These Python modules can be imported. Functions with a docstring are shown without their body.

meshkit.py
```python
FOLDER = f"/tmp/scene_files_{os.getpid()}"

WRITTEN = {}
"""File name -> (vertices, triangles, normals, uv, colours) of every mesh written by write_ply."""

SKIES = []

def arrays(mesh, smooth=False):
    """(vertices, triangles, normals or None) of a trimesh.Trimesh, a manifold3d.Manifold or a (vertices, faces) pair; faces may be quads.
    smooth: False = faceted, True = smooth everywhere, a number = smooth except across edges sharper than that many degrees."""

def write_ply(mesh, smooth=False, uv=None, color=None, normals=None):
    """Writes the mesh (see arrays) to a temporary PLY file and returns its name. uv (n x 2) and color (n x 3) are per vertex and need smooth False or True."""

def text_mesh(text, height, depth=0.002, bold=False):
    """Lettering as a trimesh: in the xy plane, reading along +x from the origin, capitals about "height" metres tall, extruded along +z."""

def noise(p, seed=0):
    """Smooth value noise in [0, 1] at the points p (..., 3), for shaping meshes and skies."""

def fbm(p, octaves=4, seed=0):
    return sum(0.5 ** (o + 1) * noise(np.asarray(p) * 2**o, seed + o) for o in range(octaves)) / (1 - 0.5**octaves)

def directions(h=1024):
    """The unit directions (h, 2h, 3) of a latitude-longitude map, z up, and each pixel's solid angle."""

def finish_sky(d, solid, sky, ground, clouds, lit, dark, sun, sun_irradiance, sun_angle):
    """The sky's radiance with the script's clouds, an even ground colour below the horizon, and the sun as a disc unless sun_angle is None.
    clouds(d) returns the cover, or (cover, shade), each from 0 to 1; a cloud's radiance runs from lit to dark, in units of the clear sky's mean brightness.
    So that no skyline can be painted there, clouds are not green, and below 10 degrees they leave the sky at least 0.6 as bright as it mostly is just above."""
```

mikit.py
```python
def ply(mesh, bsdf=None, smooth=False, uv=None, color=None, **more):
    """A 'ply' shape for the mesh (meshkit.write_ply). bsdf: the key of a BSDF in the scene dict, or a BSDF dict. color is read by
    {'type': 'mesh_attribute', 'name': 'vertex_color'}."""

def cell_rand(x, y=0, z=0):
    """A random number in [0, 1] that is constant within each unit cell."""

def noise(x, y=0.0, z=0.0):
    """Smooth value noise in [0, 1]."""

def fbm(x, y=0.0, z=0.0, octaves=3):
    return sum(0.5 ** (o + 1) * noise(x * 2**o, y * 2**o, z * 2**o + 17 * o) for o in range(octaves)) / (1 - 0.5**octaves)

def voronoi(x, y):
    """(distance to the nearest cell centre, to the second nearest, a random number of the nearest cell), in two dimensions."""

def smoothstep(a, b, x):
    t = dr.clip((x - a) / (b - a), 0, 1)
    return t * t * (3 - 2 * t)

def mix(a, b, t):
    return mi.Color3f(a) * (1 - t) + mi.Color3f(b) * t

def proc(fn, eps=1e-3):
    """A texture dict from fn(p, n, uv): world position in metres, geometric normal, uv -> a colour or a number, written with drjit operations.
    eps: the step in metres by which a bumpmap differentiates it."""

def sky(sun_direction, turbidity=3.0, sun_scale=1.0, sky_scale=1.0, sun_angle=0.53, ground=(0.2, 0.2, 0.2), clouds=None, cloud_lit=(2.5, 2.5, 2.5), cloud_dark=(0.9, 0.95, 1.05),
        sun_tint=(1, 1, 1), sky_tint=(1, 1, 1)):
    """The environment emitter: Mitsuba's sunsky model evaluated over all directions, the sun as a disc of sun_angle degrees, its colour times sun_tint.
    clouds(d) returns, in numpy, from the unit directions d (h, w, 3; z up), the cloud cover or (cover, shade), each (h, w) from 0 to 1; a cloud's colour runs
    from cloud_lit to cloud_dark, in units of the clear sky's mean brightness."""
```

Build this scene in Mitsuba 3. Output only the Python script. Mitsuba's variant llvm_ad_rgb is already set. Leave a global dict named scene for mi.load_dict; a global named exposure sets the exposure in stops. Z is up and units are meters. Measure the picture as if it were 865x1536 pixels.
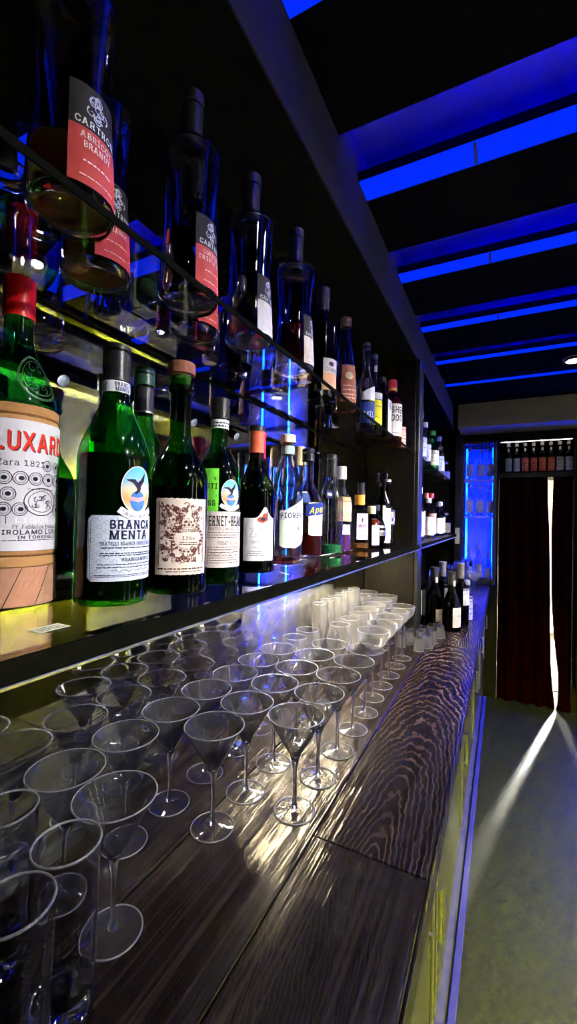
import math, random
import numpy as np, trimesh, shapely
from shapely import affinity
from shapely.geometry import Polygon, box as sbox
import drjit as dr, mitsuba as mi
import mikit, meshkit

T = mi.ScalarTransform4f
rng = random.Random(7)
scene, labels = {}, {}

# ------------------------------------------------------------------ camera, exposure, lamps
exposure = 1.6
EYE = np.array([0.0, 0.0, 1.41])
FWD = np.array([0.8910, 0.4539, 0.0122])
UP = np.array([-0.0199, 0.0121, 0.9997])
scene['camera'] = {'type': 'perspective', 'fov': 2 * math.degrees(math.atan(432.5 / 630.7)), 'fov_axis': 'x', 'near_clip': 0.01, 'far_clip': 60.0,
                   'to_world': T().look_at(origin=EYE.tolist(), target=(EYE + FWD).tolist(), up=UP.tolist())}
SPOT = (3300.0, 3240.0, 3350.0)          # warm white downlights over the aisle
BLUE_BATTEN = (0.0, 0.008, 0.36)      # blue diffuser battens in the ceiling
BLUE_TAPE = (0.0, 0.15, 2600.0)          # blue led tape hidden on top of the ceiling panels
BLUE_TUBE = (0.0, 0.35, 22.0)           # blue tubes
BLUE_FLOOR = (0.0, 0.001, 0.12)       # blue led profile on the floor
YELLOW = (98.0, 91.0, 0.6)            # yellow lamps on the guests' side
SHELF_LED = (165.0, 132.0, 80.0)        # warm led strip under the back of the bottle shelf
TROUGH = (22.0, 21.0, 23.0)              # white trough added to brighten the guests' ceiling
ROOM = (0.55, 0.44, 0.24)               # lit room behind the curtain
BULB = (190000.0, 180000.0, 145000.0)       # bulbs of the room behind the curtain
# the room in metres: x runs along the bar, y from the guests to the mirror, z up
MIR, ZC, ZL, ZU, FAR = 0.577, 0.90, 1.30, 1.71, 3.75
ZP, FASC, ZS = 2.295, 0.353, 2.13

# ------------------------------------------------------------------ materials
VC = {'type': 'mesh_attribute', 'name': 'vertex_color'}
def rgb(*c): return {'type': 'rgb', 'value': list(c)}
scene['glass_sheet'] = {'type': 'thindielectric', 'int_ior': 1.52}
scene['glass_solid'] = {'type': 'dielectric', 'int_ior': 1.5}
scene['glass_stem'] = {'type': 'roughdielectric', 'int_ior': 1.5, 'alpha': 0.05, 'distribution': 'ggx'}
# white coat blended into the glassware as painted highlights and haze
WHITE_GLEAM = {'type': 'twosided', 'b': {'type': 'principled', 'base_color': rgb(0.9, 0.9, 0.92), 'roughness': 0.14, 'specular': 1.0}}
scene['glass_rim'] = {'type': 'blendbsdf', 'weight': 0.10, 'a': {'type': 'roughdielectric', 'int_ior': 1.52, 'alpha': 0.1, 'distribution': 'ggx'}, 'b': WHITE_GLEAM}  # rims whitened so they read as bright highlights
scene['glass_foot'] = {'type': 'blendbsdf', 'weight': 0.008, 'a': {'type': 'thindielectric', 'int_ior': 1.52}, 'b': {'type': 'twosided', 'b': {'type': 'diffuse', 'reflectance': rgb(0.9, 0.9, 0.9)}}}  # faint white painted in for the bright caustics at the feet
scene['fascia_paint'] = {'type': 'twosided', 'b': {'type': 'diffuse', 'reflectance': rgb(0.025, 0.025, 0.027)}}
scene['dead_black'] = {'type': 'twosided', 'b': {'type': 'diffuse', 'reflectance': rgb(0.002, 0.0022, 0.0026)}}
# glass sheets carry a faint slightly rough surface that spreads the lamps' highlights
GLOSS = {'type': 'twosided', 'b': {'type': 'principled', 'base_color': rgb(0.0, 0.0, 0.0), 'roughness': 0.12, 'specular': 1.0}}
scene['glass_bowl'] = {'type': 'blendbsdf', 'weight': 0.045, 'a': {'type': 'thindielectric', 'int_ior': 1.52}, 'b': WHITE_GLEAM}  # milky white painted in for the brightly lit look of the bowls
scene['glass_cup'] = {'type': 'blendbsdf', 'weight': 0.012, 'a': {'type': 'dielectric', 'int_ior': 1.5}, 'b': WHITE_GLEAM}  # trace of the same painted gleam on the solid bowls
scene['tint_sheet'] = {'type': 'blendbsdf', 'weight': 0.03, 'a': {'type': 'thindielectric', 'int_ior': 1.52, 'specular_transmittance': VC}, 'b': GLOSS}
scene['tint_solid'] = {'type': 'dielectric', 'int_ior': 1.36, 'specular_transmittance': VC}
scene['liqueur'] = {'type': 'blendbsdf', 'weight': 0.14, 'a': {'type': 'dielectric', 'int_ior': 1.36, 'specular_transmittance': VC}, 'b': {'type': 'twosided', 'b': {'type': 'diffuse', 'reflectance': VC}}}
scene['paint_gloss'] = {'type': 'twosided', 'b': {'type': 'principled', 'base_color': VC, 'roughness': 0.28, 'specular': 0.3}}
scene['dark_liquid'] = {'type': 'twosided', 'b': {'type': 'diffuse', 'reflectance': VC}}
scene['paint_matte'] = {'type': 'twosided', 'b': {'type': 'principled', 'base_color': VC, 'roughness': 0.65, 'specular': 0.1}}
scene['satin_black'] = {'type': 'twosided', 'b': {'type': 'principled', 'base_color': rgb(0.008, 0.008, 0.010), 'roughness': 0.26, 'specular': 0.5}}
scene['metal'] = {'type': 'twosided', 'b': {'type': 'principled', 'base_color': VC, 'roughness': 0.25, 'metallic': 1.0}}
scene['mirror'] = {'type': 'twosided', 'b': {'type': 'conductor', 'material': 'Ag', 'specular_reflectance': rgb(0.62, 0.65, 0.68)}}
scene['black_slab'] = {'type': 'twosided', 'b': {'type': 'principled', 'base_color': rgb(0.02, 0.02, 0.022), 'roughness': 0.06, 'specular': 0.9, 'clearcoat': 1.0, 'clearcoat_gloss': 0.98}}

SEAMS = [0.265, 0.442]
def plank_of(p):
    i = mi.Float(0)
    for q in SEAMS:
        i += dr.select(p.y > q, 1.0, 0.0)
    return i
def counter_grain(p):
    i = plank_of(p)
    joint = dr.floor((p.x + 0.58 + 0.47 * i) / 1.21)
    r1 = mikit.cell_rand(i, joint, 3)
    r2 = mikit.cell_rand(i, joint, 5)
    flat = dr.select((i < 0.5) & (joint > 0.5), 1.0, 0.0)                                   # outer plank: cathedral figure; the others: straight grain
    yc = dr.select(flat > 0.5, 0.175 + (r1 - 0.5) * 0.03, 0.18 + 0.177 * i + 0.19)
    wob = (mikit.noise(p.x * 7, p.y * 24, r1 * 40) - 0.5) * 0.020 + (mikit.noise(p.x * 34, p.y * 70, r2 * 9) - 0.5) * 0.0055
    h = 0.010 + dr.maximum(p.x - (joint * 1.21 - 0.58), 0.0) * 0.16 + wob
    d = dr.sqrt(dr.square(p.y - yc) + dr.square(h))
    t = d / dr.select(flat > 0.5, 0.0075, 0.0036) + (mikit.noise(p.x * 90, p.y * 150, 2.0) - 0.5) * 0.45
    f = t - dr.floor(t)
    line = mikit.smoothstep(0.56, 0.72, f) * (1 - mikit.smoothstep(0.84, 1.0, f))
    pore = mikit.noise(p.x * 55, p.y * 900, 1.0) * mikit.noise(p.x * 160, p.y * 1600, 4.0)
    line = line * (0.25 + 0.75 * mikit.noise(p.x * 14, p.y * 60, 7.0)) * dr.select(flat > 0.5, 1.0, 0.13)
    line = dr.maximum(line, dr.select(flat > 0.5, 0.0, 0.13) * mikit.smoothstep(0.55, 0.8, mikit.noise(p.x * 4, p.y * 330, 13.0 + r2)))
    return line * (0.35 + 0.65 * mikit.smoothstep(0.35, 0.6, mikit.noise(p.x * 2.2, p.y * 5, 11.0 + r1))), pore, r1
def counter_color(p, n, uv):
    line, pore, r1 = counter_grain(p)
    c = mikit.mix((0.0020, 0.0011, 0.0008), (0.0030, 0.0016, 0.0011), r1)
    c = mikit.mix(c, (0.0012, 0.0009, 0.0008), mikit.smoothstep(0.25, 0.6, pore))
    return mikit.mix(c, (0.115, 0.070, 0.052), line)
def counter_rough(p, n, uv):
    line, pore, r1 = counter_grain(p)
    streak = mikit.noise(p.x * 5, p.y * 210, 8.0)
    return 0.12 + 0.12 * line + 0.10 * pore + 0.22 * streak * streak + 0.10 * mikit.noise(p.x * 8, p.y * 8, 3.0)
def counter_bump(p, n, uv):
    return mikit.noise(p.x * 30, p.y * 520, 1.0) * 0.00030 + mikit.noise(p.x * 6, p.y * 170, 5.0) * 0.0005 + mikit.noise(p.x * 22, p.y * 30, 6.0) * 0.0004
scene['counter_wood'] = {'type': 'bumpmap', 't': mikit.proc(counter_bump, 4e-4), 'scale': 1.0,
                         'b': {'type': 'principled', 'base_color': mikit.proc(counter_color), 'roughness': mikit.proc(counter_rough), 'specular': 0.24}}
def dark_wood(p, n, uv):
    g = mikit.fbm(p.x * 6 + p.y * 6, p.y * 40, p.z * 2.2, 3)
    return mikit.mix((0.0014, 0.0009, 0.0006), (0.0036, 0.0022, 0.0014), g)
scene['dark_wood'] = {'type': 'twosided', 'b': {'type': 'principled', 'base_color': mikit.proc(dark_wood), 'roughness': 0.4, 'specular': 0.15}}
def orange_wood(p, n, uv):
    g = mikit.noise(p.x * 3, p.y * 60, p.z * 45) * 0.6 + mikit.noise(p.x * 12, p.y * 200, p.z * 160) * 0.4
    return mikit.mix((0.30, 0.13, 0.035), (0.46, 0.23, 0.075), g)
scene['orange_wood'] = {'type': 'twosided', 'b': {'type': 'principled', 'base_color': mikit.proc(orange_wood), 'roughness': 0.5}}
def floor_color(p, n, uv):
    a = mikit.fbm(p.x * 110, p.y * 110, 1.0, 3)
    b = mikit.fbm(p.x * 22, p.y * 22, 2.0, 3)
    c = mikit.mix((0.0050, 0.0057, 0.0052), (0.0098, 0.0110, 0.0100), b)
    c = mikit.mix(c, (0.0018, 0.0018, 0.0018), mikit.smoothstep(0.52, 0.68, a) * 0.85)
    s = mikit.noise(p.x * 420, p.y * 420, 9.0)
    return mikit.mix(c, (0.05, 0.05, 0.048), mikit.smoothstep(0.93, 0.98, s))
scene['floor_stone'] = {'type': 'principled', 'base_color': mikit.proc(floor_color), 'roughness': 0.5, 'specular': 0.12}
def plaster(p, n, uv):
    return mikit.mix((0.42, 0.41, 0.39), (0.52, 0.51, 0.49), mikit.fbm(p.x * 5, p.y * 5, p.z * 5, 3))
scene['plaster'] = {'type': 'twosided', 'b': {'type': 'principled', 'base_color': mikit.proc(plaster), 'roughness': 0.8}}
def wall_paint(p, n, uv):
    return mikit.mix((0.085, 0.080, 0.074), (0.115, 0.110, 0.100), mikit.fbm(p.x * 4, p.y * 4, p.z * 4, 3))
scene['wall_paint'] = {'type': 'twosided', 'b': {'type': 'principled', 'base_color': mikit.proc(wall_paint), 'roughness': 0.7}}
def black_paint(p, n, uv):
    return mikit.mix((0.0015, 0.0015, 0.0018), (0.003, 0.003, 0.0033), mikit.noise(p.x * 9, p.y * 9, p.z * 9))
scene['black_paint'] = {'type': 'twosided', 'b': {'type': 'principled', 'base_color': mikit.proc(black_paint), 'roughness': 0.5, 'specular': 0.05}}
def velvet(p, n, uv):
    return mikit.mix((0.0014, 0.00012, 0.00016), (0.0032, 0.00025, 0.0003), mikit.noise(p.x * 60, p.y * 60, p.z * 3))
scene['velvet'] = {'type': 'twosided', 'b': {'type': 'principled', 'base_color': mikit.proc(velvet), 'roughness': 0.9, 'specular': 0.0}}

# ------------------------------------------------------------------ mesh helpers
def join(parts):
    vs, fs, n = [], [], 0
    for v, f in parts:
        v, f = np.asarray(v, float), np.asarray(f, int)
        vs.append(v); fs.append(f + n); n += len(v)
    return np.vstack(vs), np.vstack(fs)
def bx(x0, x1, y0, y1, z0, z1):
    m = trimesh.creation.box(bounds=[[x0, y0, z0], [x1, y1, z1]])
    return np.array(m.vertices), np.array(m.faces)
def bevel(x0, x1, y0, y1, z0, z1, r=0.002):
    """A box with chamfered edges."""
    c = np.array([(x0 + x1) / 2, (y0 + y1) / 2, (z0 + z1) / 2]); h = np.array([x1 - x0, y1 - y0, z1 - z0]) / 2
    r = min(r, h.min() * 0.6); pts = []
    for s in np.ndindex(2, 2, 2):
        s = np.array(s) * 2 - 1
        for k in range(3):
            q = h - r; q[k] = h[k]; pts.append(c + s * q)
    m = trimesh.convex.convex_hull(np.array(pts))
    return np.array(m.vertices), np.array(m.faces)
def lathe(segs, n=32, cross=None):
    """Revolve profile segments [(r, z), ...] about z; each segment keeps its own rings (creases between segments). cross(phi) scales r."""
    out = []
    phi = np.arange(n) * 2 * np.pi / n
    k = np.ones(n) if cross is None else np.array([cross(a) for a in phi])
    for s in segs:
        s = np.asarray(s, float)
        v = np.stack([s[:, 0, None] * np.sin(phi) * k, -s[:, 0, None] * np.cos(phi) * k, np.repeat(s[:, 1, None], n, 1)], -1).reshape(-1, 3)
        i, j = np.meshgrid(np.arange(len(s) - 1), np.arange(n), indexing='ij')
        a, b = i * n + j, i * n + (j + 1) % n
        f = np.vstack([np.stack([a, b, b + n], -1).reshape(-1, 3), np.stack([a, b + n, a + n], -1).reshape(-1, 3)])
        p = v[f]; area = np.linalg.norm(np.cross(p[:, 1] - p[:, 0], p[:, 2] - p[:, 0]), axis=1)
        out.append((v, f[area > 1e-14]))
    return join(out)
def spline(pts, n=6):
    """Catmull-Rom through the profile points."""
    p = np.asarray(pts, float); q = np.vstack([2 * p[0] - p[1], p, 2 * p[-1] - p[-2]]); out = []
    for i in range(1, len(q) - 2):
        t = np.linspace(0, 1, n, endpoint=False)[:, None]
        a, b, c, d = q[i - 1:i + 3]
        out.append(0.5 * ((2 * b) + (c - a) * t + (2 * a - 5 * b + 4 * c - d) * t ** 2 + (3 * b - a - 3 * c + d) * t ** 3))
    out = np.vstack(out + [p[-1:]]); out[:, 0] = np.maximum(out[:, 0], 0)
    return out
def torus(R, r, z, n=40, m=6):
    a, b = np.meshgrid(np.arange(n) * 2 * np.pi / n, np.arange(m) * 2 * np.pi / m, indexing='ij')
    v = np.stack([(R + r * np.cos(b)) * np.cos(a), (R + r * np.cos(b)) * np.sin(a), z + r * np.sin(b)], -1).reshape(-1, 3)
    i, j = np.meshgrid(np.arange(n), np.arange(m), indexing='ij')
    q = np.stack([i * m + j, ((i + 1) % n) * m + j, ((i + 1) % n) * m + (j + 1) % m, i * m + (j + 1) % m], -1).reshape(-1, 4)
    return v, np.vstack([q[:, [0, 1, 2]], q[:, [0, 2, 3]]])
def rod(p0, p1, r, n=8):
    p0, p1 = np.asarray(p0, float), np.asarray(p1, float)
    m = trimesh.creation.cylinder(radius=r, segment=[p0, p1], sections=n)
    return np.array(m.vertices), np.array(m.faces)

def add(key, mesh, bsdf, color=None, smooth=False, at=None, **more):
    """One entry of the scene."""
    v, f = mesh
    col = None
    if color is not None:
        col = np.asarray(color, float)
        if col.ndim == 1:
            if smooth not in (True, False):
                tm = trimesh.graph.smooth_shade(trimesh.Trimesh(v, f, process=False), angle=math.radians(smooth), facet_minarea=None)
                v, f, smooth = np.array(tm.vertices), np.array(tm.faces), True
            col = np.tile(col, (len(v), 1))
    d = mikit.ply((np.asarray(v, float), np.asarray(f, int)), bsdf, smooth, color=col, **more)
    if at is not None:
        d['to_world'] = at
    scene[key] = d
    return d
count = {}
def new(name, label, cat, group=None, kind=None):
    n = count.get(name, 0); count[name] = n + 1
    key = name if n == 0 else f'{name}_{n:03d}'
    labels[key] = {'label': label, 'category': cat}
    if group: labels[key]['group'] = group
    if kind: labels[key]['kind'] = kind
    return key
def sub(key, part):
    k = f'{key}__{part}'; n = count.get(k, 0); count[k] = n + 1
    return k if n == 0 else f'{k}_{n:03d}'
def struct(name, mesh, bsdf, color=None, **more):
    add(name, mesh, bsdf, color, **more)
    labels[name] = {'kind': 'structure'}

# ------------------------------------------------------------------ lettering: flat print on curved labels
GL = {}
def glyph(ch, bold, serif):
    k = (ch, bold, serif)
    if k not in GL:
        m = meshkit.text_mesh(ch, 1.0, 0.1, bold)
        v, f = np.array(m.vertices), np.array(m.faces)
        f = f[(v[f][:, :, 2] > 0.09).all(1)]
        tri = v[f][:, :, :2]
        if serif and ch not in 'OCGQSU&0369825.,-':
            g = shapely.union_all([Polygon(t).buffer(1e-4) for t in tri])
            extra = [g]
            lo, hi = g.bounds[1], g.bounds[3]
            for y0, y1 in ((lo, lo + 0.09), (hi - 0.09, hi)):
                cut = g.intersection(sbox(-9, y0, 9, y1))
                for q in getattr(cut, 'geoms', [cut]):
                    if q.area > 0 and q.bounds[2] - q.bounds[0] < 0.42:
                        extra.append(sbox(q.bounds[0] - 0.09, y0, q.bounds[2] + 0.09, y1))
            g = shapely.union_all(extra).simplify(0.01)
            tri = np.vstack([tris(q) for q in getattr(g, 'geoms', [g])])
        GL[k] = tri, float(tri[:, :, 0].max())
    return GL[k]
def tris(poly):
    v, f = trimesh.creation.triangulate_polygon(poly, engine='earcut')
    return np.asarray(v)[np.asarray(f)]
def text(s, h, cx=0.0, z=0.0, w=None, bold=False, serif=False, stretch=1.0, gap=0.14, left=None):
    """Triangles (n, 3, 2) of a line of print, capitals h tall, centred at cx with its baseline at z; w fits it to a width."""
    x, out = 0.0, []
    for ch in s:
        if ch == ' ':
            x += 0.42; continue
        t, adv = glyph(ch, bold, serif)
        out.append(t + [x, 0]); x += adv + gap
    t = np.vstack(out) * [stretch * h, h]
    full = (x - gap) * stretch * h
    if w: t[:, :, 0] *= w / full; full = w
    return t + [(cx - full / 2) if left is None else left, z]
def quad(x0, x1, z0, z1):
    return np.array([[[x0, z0], [x1, z0], [x1, z1]], [[x0, z0], [x1, z1], [x0, z1]]])
def dashes(x0, x1, zs, h, seed, lo=0.002, hi=0.008):
    """Lines of print too small to read, word by word."""
    r, out = random.Random(seed), []
    for z in zs:
        x = x0 + r.random() * 0.002
        while x < x1:
            e = min(x + r.uniform(lo, hi), x1)
            out.append(quad(x, e, z, z + h)); x = e + h * 0.8
    return np.vstack(out)
def stroke(pts, w):
    p = np.asarray(pts, float); d = np.gradient(p, axis=0); d /= np.linalg.norm(d, axis=1, keepdims=True) + 1e-12
    nrm = np.stack([-d[:, 1], d[:, 0]], 1) * (np.asarray(w).reshape(-1, 1) if np.ndim(w) else w) / 2
    a, b = p + nrm, p - nrm
    return np.array([t for i in range(len(p) - 1) for t in ([a[i], b[i], b[i + 1]], [a[i], b[i + 1], a[i + 1]])])
def ring(cx, cz, rx, rz, w, n=20, t0=0, t1=2 * math.pi):
    t = np.linspace(t0, t1, n + 1)
    return stroke(np.stack([cx + rx * np.cos(t), cz + rz * np.sin(t)], 1), w)
def frame(x0, x1, z0, z1, w):
    return np.vstack([quad(x0, x1, z0, z0 + w), quad(x0, x1, z1 - w, z1), quad(x0, x0 + w, z0, z1), quad(x1 - w, x1, z0, z1)])
def disc(cx, cz, rx, rz, n=18, t0=0, t1=2 * math.pi):
    t = np.linspace(t0, t1, n + 1); p = np.stack([cx + rx * np.cos(t), cz + rz * np.sin(t)], 1)
    return np.array([[[cx, cz], p[i], p[i + 1]] for i in range(n)])
def curl(cx, cz, r, turns, a0, w, flip=1):
    t = np.linspace(0, 1, 16)
    a = a0 + flip * t * turns * 2 * math.pi; rr = r * (1 - 0.85 * t)
    return stroke(np.stack([cx + rr * np.cos(a), cz + rr * np.sin(a)], 1), np.linspace(w, w * 0.4, 16))
def patch(x0, x1, lo, hi, n=18, m=6):
    """A grid (vertices 2d, faces) between lower and upper edges given as numbers or functions of x."""
    lo_, hi_ = (lo if callable(lo) else lambda x: lo), (hi if callable(hi) else lambda x: hi)
    xs = np.linspace(x0, x1, n + 1); t = np.linspace(0, 1, m + 1)
    v = np.array([[x, lo_(x) + (hi_(x) - lo_(x)) * k] for x in xs for k in t])
    i, j = np.meshgrid(np.arange(n), np.arange(m), indexing='ij'); a = i * (m + 1) + j
    return v, np.vstack([np.stack([a, a + m + 1, a + m + 2], -1).reshape(-1, 3), np.stack([a, a + m + 2, a + 1], -1).reshape(-1, 3)])

class Surf:
    """The outside of a turned bottle: maps label coordinates (x along the surface, z up) to the bottle's own space."""
    def __init__(self, prof, cross=None):
        p = np.asarray(prof, float); self.p, self.cross = p[np.argsort(p[:, 1], kind='stable')], cross
    def r(self, z): return np.interp(z, self.p[:, 1], self.p[:, 0])
    def map(self, xz, off, r0, face=0.0):
        x, z = xz[..., 0], xz[..., 1]
        phi = x / r0 + face
        k = 1.0 if self.cross is None else np.vectorize(self.cross)(phi)
        r = self.r(z) * k + off
        return np.stack([r * np.sin(phi), -r * np.cos(phi), z], -1)
    def print(self, tri, off, r0, face=0.0):
        v = self.map(tri.reshape(-1, 2), off, r0, face)
        return v, np.arange(len(v)).reshape(-1, 3)
    def patch(self, pt, off, r0, face=0.0):
        return self.map(pt[0], off, r0, face), pt[1]
WHITE, BLACK = (0.80, 0.79, 0.76), (0.008, 0.008, 0.008)
def square(p):
    return lambda a: (abs(math.cos(a)) ** p + abs(math.sin(a)) ** p) ** (-1.0 / p)

# ------------------------------------------------------------------ the setting
XA, XB = -0.9, 6.4
struct('floor', bx(XA, XB, -2.3, 1.0, -0.05, 0.0), 'floor_stone')
struct('wall_back', bx(XA, FAR + 0.4, MIR + 0.006, MIR + 0.12, 0, 2.6), 'black_paint')
add('wall_back__mirror', bx(XA, 1.92, MIR, MIR + 0.006, ZC - 0.02, ZS), 'mirror')
struct('wall_right', bx(XA, XB, -2.3, -2.2, 0, 2.6), 'wall_paint')
struct('wall_near', bx(XA - 0.1, XA, -2.3, 0.7, 0, 2.6), 'black_paint')
# far wall: openings for the wire cabinet, the bottle niche and the curtained doorway
WY0, WY1 = 0.072, 0.285                                     # wire cabinet
F0, F1 = FAR, FAR + 0.40
struct('wall_far', join([bx(F0, F1, 0.30, 0.60, 0, 2.6), bx(F0, F1, 0.045, 0.30, 0, 0.90), bx(F0, F1, 0.045, 0.30, 2.055, 2.6), bx(F0 + 0.37, F1, 0.045, 0.30, 0.90, 2.055),
                         bx(F0, F1, -2.2, 0.045, 2.045, 2.6), bx(F0, F1, -2.2, -0.47, 0, 2.045), bx(F0, F1, 0.030, 0.045, 0, 2.055), bx(F0 + 0.30, F1, -0.47, 0.045, 1.80, 2.045),
                         bx(F0 + 0.01, F1, -2.2, -1.2, 0, 2.045)]), 'black_paint')
add('wall_far__niche_shelf', bevel(F0 - 0.005, F0 + 0.30, -0.47, 0.03, 1.755, 1.795), 'black_paint')
# room behind the curtain
add('floor__next_room', bx(F1 + 0.01, XB - 0.1, -2.2, 0.6, 0.0, 0.006), 'plaster')
struct('wall_end', bx(XB - 0.1, XB, -2.3, 1.0, 0, 2.6), 'plaster')
struct('ceiling', bx(XA, XB, -2.3, 0.7, 2.60, 2.68), 'plaster')
add('ceiling__guest_board', bx(XA, FAR, -2.2, -0.86, 2.42, 2.44), 'plaster')
add('ceiling__guest_beam', bevel(XA, FAR, -1.62, -1.46, 2.30, 2.42, 0.004), 'black_paint')
# dropped black ceiling: cavity board, panels, led battens
add('ceiling__cavity_board', bx(XA, 3.5, -0.72, FASC - 0.0045, 2.385, 2.40), 'paint_matte', (0.06, 0.06, 0.06))
struct('trim_soffit', bx(XA, FAR, FASC, MIR + 0.006, ZS, 2.6), 'dead_black')
add('trim_soffit__fascia', bx(XA, FAR, FASC - 0.004, FASC - 0.0002, ZS, 2.6), 'fascia_paint')
CUT = [(0.44, 0.58, 0.65), (0.904, 1.051, 1.127), (1.38, 1.515, 1.583), (1.865, 1.985, 2.045), (2.335, 2.45, 2.507), (2.79, 2.893, 2.95)]
last = XA
for a, b, c in CUT:
    add(sub('ceiling', 'panel'), bevel(last, a, -0.72, FASC - 0.0045, ZP, ZP + 0.022), 'dead_black'); last = c
add(sub('ceiling', 'panel'), bevel(last, 3.44, -0.72, FASC - 0.0045, ZP, ZP + 0.022), 'dead_black')
struct('trim_beam', bx(XA, FAR, -0.80, -0.72, 2.22, 2.6), 'black_paint')
struct('trim_bulkhead', bevel(3.44, FAR, -2.2, 0.315, 2.115, 2.6), 'wall_paint')
for i, (a, b, c) in enumerate(CUT):
    order = ['nearest the camera', 'second from the camera', 'third from the camera', 'fourth from the camera', 'fifth from the camera', 'farthest, just before the grey bulkhead'][i]
    k = new('light_batten', f'blue glowing light batten across the black ceiling, {order}', 'ceiling light', 'blue ceiling battens')
    y0, y1 = -0.719, FASC - 0.005
    add(k + '__diffuser', (np.array([[b, y0, ZP], [b, y1, ZP], [c, y1, ZP], [c, y0, ZP]]), np.array([[0, 1, 2], [0, 2, 3]])), 'dead_black', emitter={'type': 'area', 'sampling_weight': 1.0, 'radiance': rgb(*BLUE_BATTEN)})
    add(k + '__tray', bx(b, c, -0.719, FASC - 0.005, ZP + 0.0005, ZP + 0.026), 'dead_black')
    add(k + '__joint_tape', bevel(b + 0.004, c - 0.004, 0.085 - 0.02 * i, 0.092 - 0.02 * i, ZP - 0.0012, ZP - 0.0002), 'paint_gloss', (0.06, 0.06, 0.07))
    add(k + '__led_tape', bx(a - 0.020, a - 0.015, -0.70, FASC - 0.03, ZP + 0.0225, ZP + 0.0245), 'dead_black', emitter={'type': 'area', 'sampling_weight': 1.6, 'radiance': rgb(*BLUE_TAPE)})
    add(k + '__lip', bx(a - 0.004, a - 0.0015, -0.71, FASC - 0.02, ZP + 0.022, ZP + 0.0302), 'dead_black')
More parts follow.
